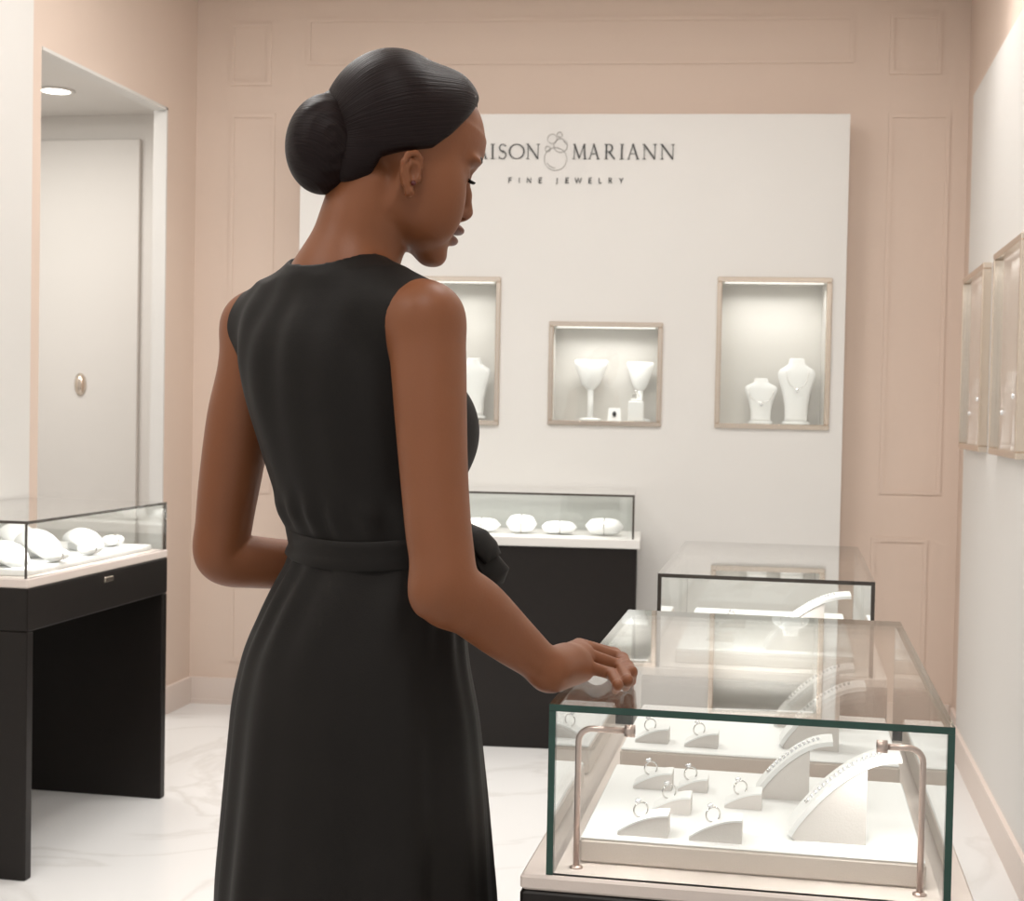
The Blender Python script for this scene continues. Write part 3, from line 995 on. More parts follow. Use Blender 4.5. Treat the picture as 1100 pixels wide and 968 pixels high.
area('case_light', (LX1 - 0.03, LY0 + ll / 2, 0.975), 0.014, 2.0, (1, 0.98, 0.95), (0, 0, 0), 0.7)
zq = LZ + 0.0264
e = empty('display_tray', (LX1 - lw / 2 + 0.01, LY0 + ll / 2, zq), 'white leather tray inside the left table case', 'tray')
MB().box((-0.215, -0.40, 0), (0.215, 0.40, 0.015), bev=0.003).build('tray_base', 'tray', e)
MB().box((-0.214, -0.399, 0.014), (0.214, 0.399, 0.018), bev=0.0018).build('tray_top', 'tray', e)
zq += 0.018
forms = [(-0.15, 0.14, 0.12, 0.14, 0.035, 'nearest'), (-0.17, 0.36, 0.12, 0.15, 0.055, 'second'), (-0.30, 0.48, 0.12, 0.15, 0.06, 'third'), (-0.15, 0.60, 0.11, 0.13, 0.035, 'fourth'), (-0.34, 0.22, 0.12, 0.14, 0.05, 'wall-side')]
for (fx, fy, w, l, h, nm) in forms:
    neck_form((LX1 + fx, LY0 + fy, zq), w, l, h, '%s white reclining neck form in the left table case' % nm, math.radians(60), 'white forms in the left table case')
for (fx, fy, nm) in ((-0.055, 0.255, 'nearer'), (-0.055, 0.46, 'middle'), (-0.12, 0.74, 'farthest')):
    cushion((LX1 + fx, LY0 + fy, zq), 0.09, 0.05, 0.035, '%s white bracelet cushion in the left table case' % nm, math.radians(75), 'white forms in the left table case')


# ------------------------------------------------------------------ the woman: distance-field surface
def smin(a, b, k):
    if k <= 0:
        return np.minimum(a, b)
    h = np.maximum(k - np.abs(a - b), 0) / k
    return np.minimum(a, b) - h * h * (k * 0.25)


def smax(a, b, k):
    return -smin(-a, -b, k)


def axis_steps(lo, hi, base, fine):
    """grid coordinates with finer steps inside given intervals"""
    out = [lo]
    while out[-1] < hi:
        x_ = out[-1]
        st = base
        for a, b, s in fine:
            if a <= x_ < b:
                st = s
        out.append(x_ + st)
    return np.array(out, np.float32)


class Field:
    def __init__(self, xs, ys, zs):
        self.ax = (xs, ys, zs)
        self.f = np.full((len(xs), len(ys), len(zs)), 1.0, np.float32)

    def sub(self, lo, hi):
        sl = []
        for a, l, h in zip(self.ax, lo, hi):
            i, j = np.searchsorted(a, l), np.searchsorted(a, h)
            sl.append(slice(max(0, i - 1), min(len(a), j + 1)))
        g = np.meshgrid(*[a[s] for a, s in zip(self.ax, sl)], indexing='ij', sparse=True)
        return tuple(sl), g

    def add(self, fn, lo, hi, k=0.0, op='u'):
        mg = 0.012 + k
        sl, (X, Y, Z) = self.sub(np.array(lo) - mg, np.array(hi) + mg)
        if self.f[sl].size == 0:
            return
        d = fn(X, Y, Z).astype(np.float32)
        if op == 'u':
            self.f[sl] = smin(self.f[sl], d, k)
        elif op == 's':
            self.f[sl] = smax(self.f[sl], -d, k)
        elif op == 'i':
            self.f[sl] = smax(self.f[sl], d, k)

    def cone(self, a, b, ra, rb, k=0.0, op='u'):
        a, b = np.array(a, float), np.array(b, float)
        ab = b - a
        L2 = ab.dot(ab) + 1e-12

        def fn(X, Y, Z):
            px, py, pz = X - a[0], Y - a[1], Z - a[2]
            t = np.clip((px * ab[0] + py * ab[1] + pz * ab[2]) / L2, 0, 1)
            return np.sqrt((px - t * ab[0]) ** 2 + (py - t * ab[1]) ** 2 + (pz - t * ab[2]) ** 2) - (ra + (rb - ra) * t)
        r = max(ra, rb)
        self.add(fn, np.minimum(a, b) - r, np.maximum(a, b) + r, k, op)

    def chain(self, pts, rad, k=0.004, op='u'):
        for i in range(len(pts) - 1):
            self.cone(pts[i], pts[i + 1], rad[i], rad[i + 1], k, op)

    def limb(self, pts, rad, k=0.02, sub=7, op='u'):
        p = np.array(pts, float)
        r = np.array(rad, float)
        n = len(p)
        P_, R_ = [], []
        for i in range(n - 1):
            a, b, c, d = p[max(i - 1, 0)], p[i], p[i + 1], p[min(i + 2, n - 1)]
            ra, rb, rc, rd = r[max(i - 1, 0)], r[i], r[i + 1], r[min(i + 2, n - 1)]
            for t in np.arange(sub) / sub:
                w = (-t + 2 * t * t - t ** 3) / 2, (2 - 5 * t * t + 3 * t ** 3) / 2, (t + 4 * t * t - 3 * t ** 3) / 2, (t ** 3 - t * t) / 2
                P_.append(w[0] * a + w[1] * b + w[2] * c + w[3] * d)
                R_.append(w[0] * ra + w[1] * rb + w[2] * rc + w[3] * rd)
        P_.append(p[-1])
        R_.append(r[-1])
        P_, R_ = np.array(P_), np.array(R_)

        def fn(X, Y, Z):
            best = None
            for j in range(len(P_) - 1):
                a, ab = P_[j], P_[j + 1] - P_[j]
                px, py, pz = X - a[0], Y - a[1], Z - a[2]
                t = np.clip((px * ab[0] + py * ab[1] + pz * ab[2]) / (ab.dot(ab) + 1e-12), 0, 1)
                d = np.sqrt((px - t * ab[0]) ** 2 + (py - t * ab[1]) ** 2 + (pz - t * ab[2]) ** 2) - (R_[j] + (R_[j + 1] - R_[j]) * t)
                best = d if best is None else smin(best, d, 0.0015)
            return best
        self.add(fn, P_.min(0) - R_.max(), P_.max(0) + R_.max(), k, op)

    def ell(self, c, axes, r, k=0.0, op='u'):
        c = np.array(c, float)

        def fn(X, Y, Z):
            px, py, pz = X - c[0], Y - c[1], Z - c[2]
            k0 = k1 = 0
            for a, q in zip(axes, r):
                u = (px * a[0] + py * a[1] + pz * a[2]) / q
                k0 = k0 + u * u
                k1 = k1 + (u / q) ** 2
            k0 = np.sqrt(k0)
            return k0 * (k0 - 1) / np.maximum(np.sqrt(k1), 1e-6)
        m = max(r)
        self.add(fn, c - m, c + m, k, op)

    def mesh(self, name, mats, parent=None):
        f = self.f
        s = f < 0
        n0, n1, n2 = f.shape
        cnt = np.zeros((n0 - 1, n1 - 1, n2 - 1), np.uint8)
        for a in (0, 1):
            for b in (0, 1):
                for c in (0, 1):
                    cnt += s[a:n0 - 1 + a, b:n1 - 1 + b, c:n2 - 1 + c]
        act = (cnt > 0) & (cnt < 8)
        I, J, K = np.nonzero(act)
        idx = np.full(act.shape, -1, np.int32)
        idx[I, J, K] = np.arange(len(I))
        co = {}
        for a in (0, 1):
            for b in (0, 1):
                for c in (0, 1):
                    co[a, b, c] = f[I + a, J + b, K + c]
        acc = np.zeros((len(I), 3))
        w = np.zeros(len(I))
        for p in co:
            for ax in range(3):
                if p[ax] == 0:
                    q = list(p)
                    q[ax] = 1
                    q = tuple(q)
                    v0, v1 = co[p], co[q]
                    cr = (v0 < 0) != (v1 < 0)
                    t = np.where(cr, v0 / np.where(cr, v0 - v1, 1), 0)
                    pos = np.array([np.full(len(I), float(p[0])), np.full(len(I), float(p[1])), np.full(len(I), float(p[2]))]).T
                    pos[:, ax] = t
                    acc += pos * cr[:, None]
                    w += cr
        acc /= w[:, None]
        V = np.empty_like(acc)
        for ax, ii in enumerate((I, J, K)):
            a = self.ax[ax].astype(float)
            V[:, ax] = a[ii] + acc[:, ax] * (a[ii + 1] - a[ii])
        quads = []
        for ax in range(3):
            sa = [slice(None)] * 3
            sb = [slice(None)] * 3
            sa[ax] = slice(0, -1)
            sb[ax] = slice(1, None)
            A, B = s[tuple(sa)], s[tuple(sb)]
            e = np.array(np.nonzero(A != B))
            o1, o2 = [x_ for x_ in range(3) if x_ != ax]
            lim = [n0 - 1, n1 - 1, n2 - 1]
            ok = (e[o1] > 0) & (e[o2] > 0) & (e[o1] < lim[o1]) & (e[o2] < lim[o2])
            e = e[:, ok]
            inside = A[e[0], e[1], e[2]]
            q = []
            for d1, d2 in ((-1, -1), (0, -1), (0, 0), (-1, 0)):
                c = e.copy()
                c[o1] += d1
                c[o2] += d2
                q.append(idx[c[0], c[1], c[2]])
            q = np.array(q).T
            flip = inside if ax != 1 else ~inside
            q[~flip] = q[~flip][:, ::-1]
            quads.append(q)
        Q = np.concatenate(quads)
        return V, Q


def mesh_object(name, V, Q, mats, parent=None, midx=None, origin=None):
    me = bpy.data.meshes.new(name)
    org = np.zeros(3) if origin is None else np.array(origin)
    V = V - org
    me.vertices.add(len(V))
    me.vertices.foreach_set('co', V.astype(np.float32).ravel())
    me.loops.add(Q.size)
    me.loops.foreach_set('vertex_index', Q.astype(np.int32).ravel())
    me.polygons.add(len(Q))
    me.polygons.foreach_set('loop_start', np.arange(0, Q.size, 4, dtype=np.int32))
    me.polygons.foreach_set('loop_total', np.full(len(Q), 4, np.int32))
    me.polygons.foreach_set('use_smooth', np.ones(len(Q), bool))
    for m_ in mats:
        me.materials.append(M[m_])
    if midx is not None:
        me.polygons.foreach_set('material_index', midx.astype(np.int32))
    me.update(calc_edges=True)
    me.validate()
    o = bpy.data.objects.new(name, me)
    COL.objects.link(o)
    if parent is not None:
        o.parent = parent
    elif origin is not None:
        o.location = org.tolist()
    return o


def relax(V, Q, n=1, lam=0.5):
    for _ in range(n):
        S = np.zeros_like(V)
        c = np.zeros(len(V))
        for a, b in ((0, 1), (1, 2), (2, 3), (3, 0)):
            for p, q in ((a, b), (b, a)):
                for k_ in range(3):
                    S[:, k_] += np.bincount(Q[:, p], V[Q[:, q], k_], len(V))
                c += np.bincount(Q[:, p], minlength=len(V))
        V = V + lam * (S / c[:, None] - V)
    return V


# body directions (camera-independent once placed): her facing, her right-hand side
S_R = 0.777 * RIGHT - 0.63 * AWAY
F_D = 0.63 * RIGHT + 0.777 * AWAY
DT = 1.865                                     # distance of the trunk
# measured trunk: row, centre, half width, depth/width
TR = np.array([(300, 360, 70, .52), (320, 358, 92, .56), (345, 357, 104, .62), (380, 360, 111, .68), (430, 371, 113, .72), (470, 381, 111, .72), (515, 388, 103, .74),
               (545, 394, 97, .76), (562, 399, 95, .76), (575, 402, 91, .76), (600, 400, 91, .76), (640, 392, 107, .74), (700, 381, 124, .72), (760, 380, 137, .72),
               (850, 380, 145, .74), (960, 379, 153, .78), (1500, 379, 166, .85)], float)
TZs, TC, TA, TB = [], [], [], []
for py, cx, hw, kk in TR:
    c = P(cx, py, DT)
    half = hw * DT / FPX
    a = half / math.sqrt(0.777 ** 2 + (kk * 0.63) ** 2)
    TZs.append(c[2]); TC.append(c[:2]); TA.append(a); TB.append(a * kk)
o_ = np.argsort(TZs)
TZs, TC, TA, TB = np.array(TZs)[o_], np.array(TC)[o_], np.array(TA)[o_], np.array(TB)[o_]


def smooth_interp(z, zs, v):
    """interpolate, softened"""
    return sum(np.interp(z + dz, zs, v) for dz in (-0.02, -0.01, 0, 0.01, 0.02)) / 5


def trunk(inset=0.0, zlo=0.0, zhi=3.0, ripple=None):
    def fn(X, Y, Z):
        cx, cy = smooth_interp(Z, TZs, TC[:, 0]), smooth_interp(Z, TZs, TC[:, 1])
        a, b = smooth_interp(Z, TZs, TA) - inset, smooth_interp(Z, TZs, TB) - inset
        dx, dy = X - cx, Y - cy
        u = dx * S_R[0] + dy * S_R[1]
        v = dx * F_D[0] + dy * F_D[1]
        if ripple is not None:
            rp = ripple(np.arctan2(v / b, u / a), Z)
        k0 = np.sqrt((u / a) ** 2 + (v / b) ** 2)
        k1 = np.sqrt((u / a ** 2) ** 2 + (v / b ** 2) ** 2)
        d = k0 * (k0 - 1) / np.maximum(k1, 1e-6)
        if ripple is not None:
            d = d - rp
        return np.maximum(d, np.maximum(Z - zhi, zlo - Z))
    return fn


shR, shL = P(457, 345, 1.745), P(277, 352, 1.955)
neck_b = P(364, 298, 1.855)
armR = [shR, P(460, 385, 1.735), P(463, 450, 1.715), P(467, 520, 1.695), P(473, 585, 1.675), P(483, 630, 1.665)]
armRr = [.0465, .0455, .0425, .0395, .038, .0365]
foreR = [armR[-1], P(513, 655, 1.69), P(545, 683, 1.72), P(573, 706, 1.742), P(589, 720, 1.752)]
foreRr = [.0365, .0365, .0315, .0255, .0225]
armL = [shL, P(270, 400, 1.96), P(258, 450, 1.97), P(248, 510, 1.985), P(241, 560, 2.0), P(239, 597, 2.005)]
armLr = [.048, .0455, .0445, .042, .039, .037]
foreL = [armL[-1], P(275, 604, 2.02), P(320, 606, 2.035), P(370, 604, 2.055), P(405, 600, 2.07)]
foreLr = [.037, .036, .033, .027, .023]

# head frame
PSI, THE = math.radians(17), math.radians(20)
HO = P(429, 183, 1.87)
hz = math.cos(PSI) * RIGHT + math.sin(PSI) * AWAY
HF = math.cos(THE) * hz - math.sin(THE) * UP
HU = math.sin(THE) * hz + math.cos(THE) * UP
HL = math.sin(PSI) * RIGHT - math.cos(PSI) * AWAY
HAX = (HF, HL, HU)


def hp(f, l, z):             # millimetres in the head frame -> room
    return HO + (HF * f + HL * l + HU * z) / 1000.0


def hq(px, py, l):           # measured photo point on the plane l of the head -> (f, z) in mm
    r = ray(px, py)
    t = (l / 1000.0 + (HO - CP) @ HL) / (r @ HL)
    q = CP + r * t - HO
    return q @ HF * 1000, q @ HU * 1000


def hloc(X, Y, Z):
    px, py, pz = X - HO[0], Y - HO[1], Z - HO[2]
    return [px * a[0] + py * a[1] + pz * a[2] for a in HAX]


FT = np.array([(75, 90, 68, 60), (56, 95, 69, 60), (42, 91, 69, 58), (30, 86, 69, 50), (18, 84, 69, 40), (5, 86, 68, 30), (-15, 89, 65, 22), (-30, 91, 61, 18), (-45, 94, 56, 14),
               (-60, 95, 51, 12), (-73, 93, 45, 10), (-81, 94, 39, 10), (-88, 94, 34, 10), (-98, 85, 24, 8), (-104, 66, 14, 8)], float)[::-1] / 1000.0


def face_block(X, Y, Z):
    f, l, z = hloc(X, Y, Z)
    Fz, Wz, Bz = [smooth_t(z, FT[:, 0], FT[:, i]) for i in (1, 2, 3)]
    a = np.where(f > 0, Fz, Bz)
    k0 = np.sqrt((f / a) ** 2 + (l / Wz) ** 2)
    k1 = np.sqrt((f / a ** 2) ** 2 + (l / Wz ** 2) ** 2)
    d = k0 * (k0 - 1) / np.maximum(k1, 1e-6)
    zl = -0.103 + np.clip(0.078 - f, 0, 1) * 0.46
    d = smax(d, (zl - z) * 0.9, 0.016)
    return np.maximum(d, z - 0.075)


def smooth_t(z, zs, v):
    return sum(np.interp(z + dz, zs, v) for dz in (-0.004, 0, 0.004)) / 3


def build_body():
    lo = np.array([1e9] * 3)
    hi = -lo
    for p in armR + foreR + armL + foreL + [hp(130, 0, 0), hp(0, 0, 160), hp(-130, 0, 0), P(690, 730, 1.80), P(690, 720, 1.92), P(379, 900, DT) + S_R * .25, P(379, 900, DT) - S_R * .25, P(470, 600, 2.12)]:
        lo, hi = np.minimum(lo, p), np.maximum(hi, p)
    lo -= 0.06
    hi += 0.06
    fx = [(hp(60, 0, 0)[0] - 0.09, hp(60, 0, 0)[0] + 0.09, 0.0017), (P(600, 720, 1.78)[0], P(690, 720, 1.8)[0], 0.0017)]
    fy = [(hp(60, 0, 0)[1] - 0.09, hp(60, 0, 0)[1] + 0.09, 0.0017), (1.76, 1.94, 0.0017)]
    fz = [(-1, 0.72, 0.014), (FZ - 0.01, FZ + 0.08, 0.0017), (hp(80, 0, -100)[2] - 0.03, hp(80, 0, 70)[2], 0.0017)]
    G = Field(axis_steps(lo[0], hi[0], 0.003, fx), axis_steps(lo[1], hi[1], 0.003, fy), axis_steps(0.0, hi[2], 0.003, fz))
    # trunk, legs and feet (under the dress)
    zw = TZs[np.argmin(abs(TZs - P(380, 720, DT)[2]))]
    z0 = P(380, 740, DT)[2]
    G.add(trunk(0.014, z0, P(360, 318, DT)[2]), (lo[0], lo[1], z0), (hi[0], hi[1], 1.6))
    hipc = np.array([*P(380, 740, DT)[:2], 0])
    for s in (-1, 1):
        h_ = hipc + S_R * 0.078 * s
        kn = hipc + S_R * 0.075 * s + F_D * 0.02
        an = hipc + S_R * 0.065 * s
        G.chain([h_ + UP * (z0 + 0.02), kn + UP * 0.52, kn + UP * 0.40, an + UP * 0.12], [.066, .05, .046, .034], 0.01)
        G.chain([an + UP * 0.085 - F_D * 0.02, an + UP * 0.05 + F_D * 0.09, an + UP * 0.026 + F_D * 0.16], [.034, .028, .018], 0.02)
        G.cone(an + UP * 0.08 - F_D * 0.03, an + UP * 0.018 - F_D * 0.03, .02, .014, 0.01)
    # shoulders, neck
    G.limb([neck_b - UP * 0.012, (neck_b + shR) / 2 - UP * 0.004, shR], [.052, .046, .042], 0.03)
    G.limb([neck_b - UP * 0.012, (neck_b + shL) / 2 - UP * 0.006, shL], [.052, .046, .044], 0.03)
    G.cone(neck_b - UP * 0.02, hp(-28, 0, -40), .056, .050, 0.03)
    G.cone(neck_b + F_D * 0.03, hp(5, 0, -50), .045, .040, 0.02)
    G.limb(armR + foreR[1:], armRr + foreRr[1:], 0.02)
    G.limb(armL + foreL[1:], armLr + foreLr[1:], 0.02)
    G.cone(P(467, 640, 1.66), P(474, 646, 1.662), .026, .022, 0.03)
    # head
    G.ell(hp(-4, 0, 58), HAX, (.098, .074, .080), 0.01)
    G.add(face_block, hp(0, 0, 0) - 0.14, hp(0, 0, 0) + 0.14, 0.012)
    for s in (-1, 1):
        G.ell(hp(56, 44 * s, -10), HAX, (.024, .021, .030), 0.03)
        G.ell(hp(60, 37 * s, -44), HAX, (.026, .017, .030), 0.03)
        G.ell(hp(94, 32 * s, 28), HAX, (.014, .018, .012), 0.016, 's')
        G.ell(hp(69, 31 * s, 21), HAX, (.0140, .0155, .0130), 0.009)
        G.ell(hp(78, 30 * s, 43), HAX, (.013, .022, .006), 0.010)
        G.cone(hp(91, 10 * s, -21), hp(96, 8 * s, -20), .007, .006, 0.009)
    G.chain([hp(84, 0, 24), hp(92, 0, 6), hp(101.5, 0, -15)], [.0075, .0075, .0095], 0.008)
    G.cone(hp(99, 0, -22), hp(94, 0, -27), .006, .006, 0.006)
    for s in (-1, 1):
        G.cone(hp(99, 6.5 * s, -27), hp(94, 6.5 * s, -23), .003, .002, 0.002, 's')
    G.ell(hp(95, 0, -42), HAX, (.0135, .021, .0068), 0.004)
    G.ell(hp(93, 0, -57.5), HAX, (.0125, .018, .0075), 0.004)
    G.ell(hp(100, 0, -50.5), HAX, (.012, .026, .0012), 0.003, 's')
    G.ell(hp(80, 0, -85), HAX, (.016, .018, .015), 0.014)
    # ears
    ec = hq(440, 184, 78)
    ef, ez = ec[0] + 6, ec[1] - 1
    for s in (-1, 1):
        q = [(6, 74, 13), (2, 78, 21), (-7, 81, 25), (-16, 83, 19), (-18.5, 83, 7), (-14, 82, -5), (-6, 80, -15), (2, 77, -22)]
        G.ell(hp(-4 + ef, 74 * s, 1 + ez), HAX, (.013, .009, .021), 0.004)
        G.chain([hp(a + ef, b * s, c + ez) for a, b, c in q], [.003, .0036, .004, .004, .0038, .0036, .0038, .005], 0.002)
        G.ell(hp(3.5 + ef, 75 * s, -22 + ez), HAX, (.0062, .0050, .0075), 0.005)
        G.ell(hp(-1 + ef, 83 * s, 1 + ez), HAX, (.0075, .0075, .011), 0.003, 's')
        G.chain([hp(-9 + ef, 81 * s, 14 + ez), hp(-11 + ef, 82 * s, 2 + ez), hp(-4 + ef, 80 * s, -10 + ez)], [.0026, .003, .003], 0.002)
        G.ell(hp(8 + ef, 74 * s, -3 + ez), HAX, (.0045, .006, .006), 0.004)
    # right hand resting on the glass
    tipz = FZ + 0.0074
    wrist = foreR[-1]
    mcp = [P(622, 694, 1.865), P(628, 696, 1.842), P(630, 704, 1.818), P(626, 715, 1.795)]
    pip = [P(660, 703, 1.885), P(668, 708, 1.858), P(667, 716, 1.826), P(657, 724, 1.797)]
    dip = [on(674, 716, 2, FZ + .024), on(678, 722, 2, FZ + .022), on(674, 731, 2, FZ + .020), on(664, 736, 2, FZ + .018)]
    tip = [on(676, 725, 2, tipz), on(678, 732, 2, tipz), on(672, 738, 2, tipz), on(661, 742, 2, tipz)]
    rm = [.0098, .0098, .0094, .0084]
    meta = Field.__new__(Field)
    for i in range(4):
        cst = wrist + (mcp[i] - mcp[1]) * 0.35 + (mcp[1] - wrist) * 0.15
        G.cone(cst, mcp[i] - UP * 0.003, .0165, rm[i] + .0025, 0.016)
    G.cone(wrist, (mcp[1] + mcp[2]) / 2 * 0.5 + wrist * 0.5 - UP * 0.004, .0215, .021, 0.016)
    G.cone(wrist + (mcp[3] - wrist) * 0.2 - UP * 0.006, mcp[3] - UP * 0.008, .014, .011, 0.012)
    for i in range(4):
        d_ = None
        pts = [mcp[i], pip[i], dip[i], tip[i]]
        rd = [rm[i] + .0005, rm[i] - .0012, rm[i] - .0024, rm[i] - .0034]
        lo_, hi_ = np.min(pts, 0) - 0.014, np.max(pts, 0) + 0.014

        def fn(X, Y, Z, pts=pts, rd=rd):
            best = None
            for j in range(3):
                a, b = pts[j], pts[j + 1]
                ab = b - a
                px, py_, pz = X - a[0], Y - a[1], Z - a[2]
                t = np.clip((px * ab[0] + py_ * ab[1] + pz * ab[2]) / ab.dot(ab), 0, 1)
                d = np.sqrt((px - t * ab[0]) ** 2 + (py_ - t * ab[1]) ** 2 + (pz - t * ab[2]) ** 2) - (rd[j] + (rd[j + 1] - rd[j]) * t)
                best = d if best is None else smin(best, d, 0.004)
            return best
        G.add(fn, lo_, hi_, 0.002)
    G.chain([wrist + (mcp[0] - wrist) * 0.35, P(622, 706, 1.895), on(646, 712, 2, FZ + .022), on(664, 716, 2, FZ + .0085)], [.015, .0125, .0105, .008], 0.010)
    # left hand held in front of the waist
    wl_ = foreL[-1]
    ml = [P(452, 588, 2.075), P(455, 598, 2.062), P(453, 608, 2.05), P(448, 617, 2.04)]
    for i in range(4):
        G.cone(wl_ + (ml[i] - ml[1]) * 0.3, ml[i], .016, rm[i] + .002, 0.014)
        pl_ = ml[i] + RIGHT * 0.038 - UP * 0.008 - AWAY * 0.006
        dl_ = pl_ + RIGHT * 0.012 - UP * 0.004 - AWAY * 0.024
        G.chain([ml[i], pl_, dl_, dl_ - RIGHT * 0.012 - AWAY * 0.018], [rm[i], rm[i] - .001, rm[i] - .002, rm[i] - .003], 0.003)
    G.chain([wl_ + RIGHT * 0.02, P(430, 578, 2.05), P(455, 574, 2.03), P(470, 578, 2.015)], [.015, .012, .0105, .0085], 0.008)
    V, Q = G.mesh('person', ['skin'])
    V = relax(V, Q, 2, 0.5)
    return V, Q


V, Q = build_body()
base = np.array([*P(380, 900, DT)[:2], 0.0])
cen = V[Q].mean(axis=1)
lf = (cen - HO) @ np.array(HAX).T * 1000
lipm = (abs(lf[:, 1]) < 22) & (lf[:, 0] > 97 - 0.012 * lf[:, 1] ** 2) & (lf[:, 2] < -36.5) & (lf[:, 2] > -63.5)
person = mesh_object('person', V, Q, ['skin', 'lip'], None, lipm.astype(np.int32), base)
tag(person, 'woman in black sleeveless belted dress, hair in low bun, one hand on glass case', 'person')


def child(name, mb, mats, par=None):
    o = mb.build(name, mats, par or person)
    o.location = (-base).tolist() if par is None else (0, 0, 0)
    return o


# ---- dress
def dress_ripple(th, Z):
    zw = P(400, 590, DT)[2]
    dn = np.clip((zw - Z) / 0.9, 0, 1)
    up = np.clip((Z - zw) / 0.25, 0, 1)
    skirt = (0.010 * np.sin(7 * th + 0.6 + 1.5 * np.sin(2 * th)) + 0.006 * np.sin(12 * th + 2.2 + 1.5 * dn + np.sin(3 * th)) + 0.0022 * np.sin(21 * th + 1 + 2 * np.sin(2 * th))) * dn ** 0.9
    gath = 0.0026 * np.sin(15 * th + 2.0 * np.sin(3 * th) + 14 * (zw - Z)) * np.exp(-((zw - 0.06 - Z) / 0.07) ** 2)
    blouse = (0.006 + 0.003 * np.sin(19 * th + 1.2 * np.sin(4 * th))) * np.exp(-((Z - zw - 0.045) / 0.025) ** 2)
    drape = (0.0028 * np.sin(6.5 * th + 9 * (Z - zw) + 0.8) + 0.0016 * np.sin(15 * th - 14 * (Z - zw) + 2 * np.sin(9 * (Z - zw)))) * up
    return skirt + gath + blouse + drape


def build_dress():
    ex = 0.32
    c = P(380, 700, DT)
    zt_ = P(360, 270, DT)[2]
    G = Field(axis_steps(c[0] - ex, c[0] + ex, 0.0028, []), axis_steps(c[1] - ex, c[1] + ex, 0.0028, []), axis_steps(0.015, zt_ + 0.04, 0.0028, [(-1, 0.6, 0.012), (0.6, 1.1, 0.004)]))
    G.add(trunk(0.0, 0.03, P(360, 312, DT)[2], dress_ripple), (c[0] - ex, c[1] - ex, 0), (c[0] + ex, c[1] + ex, zt_))
    G.limb([neck_b - UP * 0.010, (neck_b + shR) / 2 - UP * 0.004, shR], [.058, .052, .047], 0.035)
    G.limb([neck_b - UP * 0.010, (neck_b + shL) / 2 - UP * 0.006, shL], [.058, .052, .050], 0.035)
    # bust
    for s in (-1, 1):
        cb = P(376, 462, DT) + F_D * 0.074 + S_R * 0.072 * s
        G.ell(cb, (S_R, F_D, UP), (.066, .062, .075), 0.04)
    # neckline and armholes
    nk = P(366, 283, 1.852)
    G.cone(nk + F_D * 0.002 + UP * 0.012, nk + UP * 0.2 + hz * 0.03, .066, .085, 0.004, 's')
    G.cone(nk + F_D * 0.02 - UP * 0.0, nk + F_D * 0.20 - UP * 0.04, .06, .05, 0.004, 's')
    a = shR + S_R * 0.018 - UP * 0.006
    G.cone(a, armR[1] + S_R * 0.012 + F_D * 0.0, .058, .050, 0.004, 's')
    G.cone(armR[1] + S_R * 0.012, armR[2] + S_R * 0.06, .050, .05, 0.004, 's')
    a = shL - S_R * 0.022 - UP * 0.045
    G.cone(a, armL[2] - S_R * 0.01, .049, .050, 0.004, 's')
    V, Q = G.mesh('dress', ['dress'])
    return relax(V, Q, 3, 0.5), Q


V, Q = build_dress()
dress = mesh_object('dress', V - base, Q, ['dress'], person)

# sash with a knot and two short tails at her right front
zc = [P(400, 585, DT)[2] + dz for dz in (-0.019, -0.017, -0.006, 0.005, 0.016, 0.018)]
rings = []
for i, z in enumerate(zc):
    a0, b0 = float(smooth_interp(z, TZs, TA)), float(smooth_interp(z, TZs, TB))
    cx, cy = float(smooth_interp(z, TZs, TC[:, 0])), float(smooth_interp(z, TZs, TC[:, 1]))
    g = 0.002 if i in (0, 5) else 0.0045 - (0.002 if i == 2 else 0)
    tilt = lambda t: 0.006 * math.sin(t * 2 + 1)
    rings.append([(cx + (a0 + g) * math.cos(t) * S_R[0] + (b0 + g) * math.sin(t) * F_D[0] - base[0], cy + (a0 + g) * math.cos(t) * S_R[1] + (b0 + g) * math.sin(t) * F_D[1] - base[1], z + tilt(t))
                  for t in np.linspace(0, 2 * math.pi, 73)[:-1]])
sash = MB().loft(rings, cap=False).build('sash', 'belt', dress)


def ribbon(pts, widths, thick, side):
    rings_ = []
    for i, p in enumerate(pts):
        t = np.array(pts[min(i + 1, len(pts) - 1)]) - np.array(pts[max(i - 1, 0)])
        t /= np.linalg.norm(t)
        s = side - t * side.dot(t)
        s /= np.linalg.norm(s)
        n = np.cross(t, s)
        rings_.append([np.array(p) + s * widths[i] * math.cos(a) + n * thick * math.sin(a) for a in np.linspace(0, 2 * math.pi, 13)[:-1]])
    return rings_


def pb(px, py, d):
    return P(px, py, d) - base


kb = MB()
k0 = (502, 580, 1.86)
kb.loft(ribbon([pb(492, 576, 1.86), pb(503, 574, 1.86), pb(515, 580, 1.86), pb(524, 590, 1.86), pb(530, 600, 1.86)], [.010, .018, .020, .022, .018], .007, AWAY * 0.5 + UP * 0.6))
kb.loft(ribbon([pb(500, 582, 1.86), pb(514, 592, 1.86), pb(526, 606, 1.86), pb(535, 618, 1.862), pb(534, 627, 1.865)], [.012, .016, .020, .022, .012], .005, AWAY * 0.5 + RIGHT * 0.5 + UP * 0.3))
kb.loft(ribbon([pb(500, 584, 1.87), pb(506, 610, 1.875), pb(511, 640, 1.88), pb(513, 668, 1.885)], [.012, .017, .019, .02], .004, AWAY))
kb.build('sash_bow', 'belt', dress)


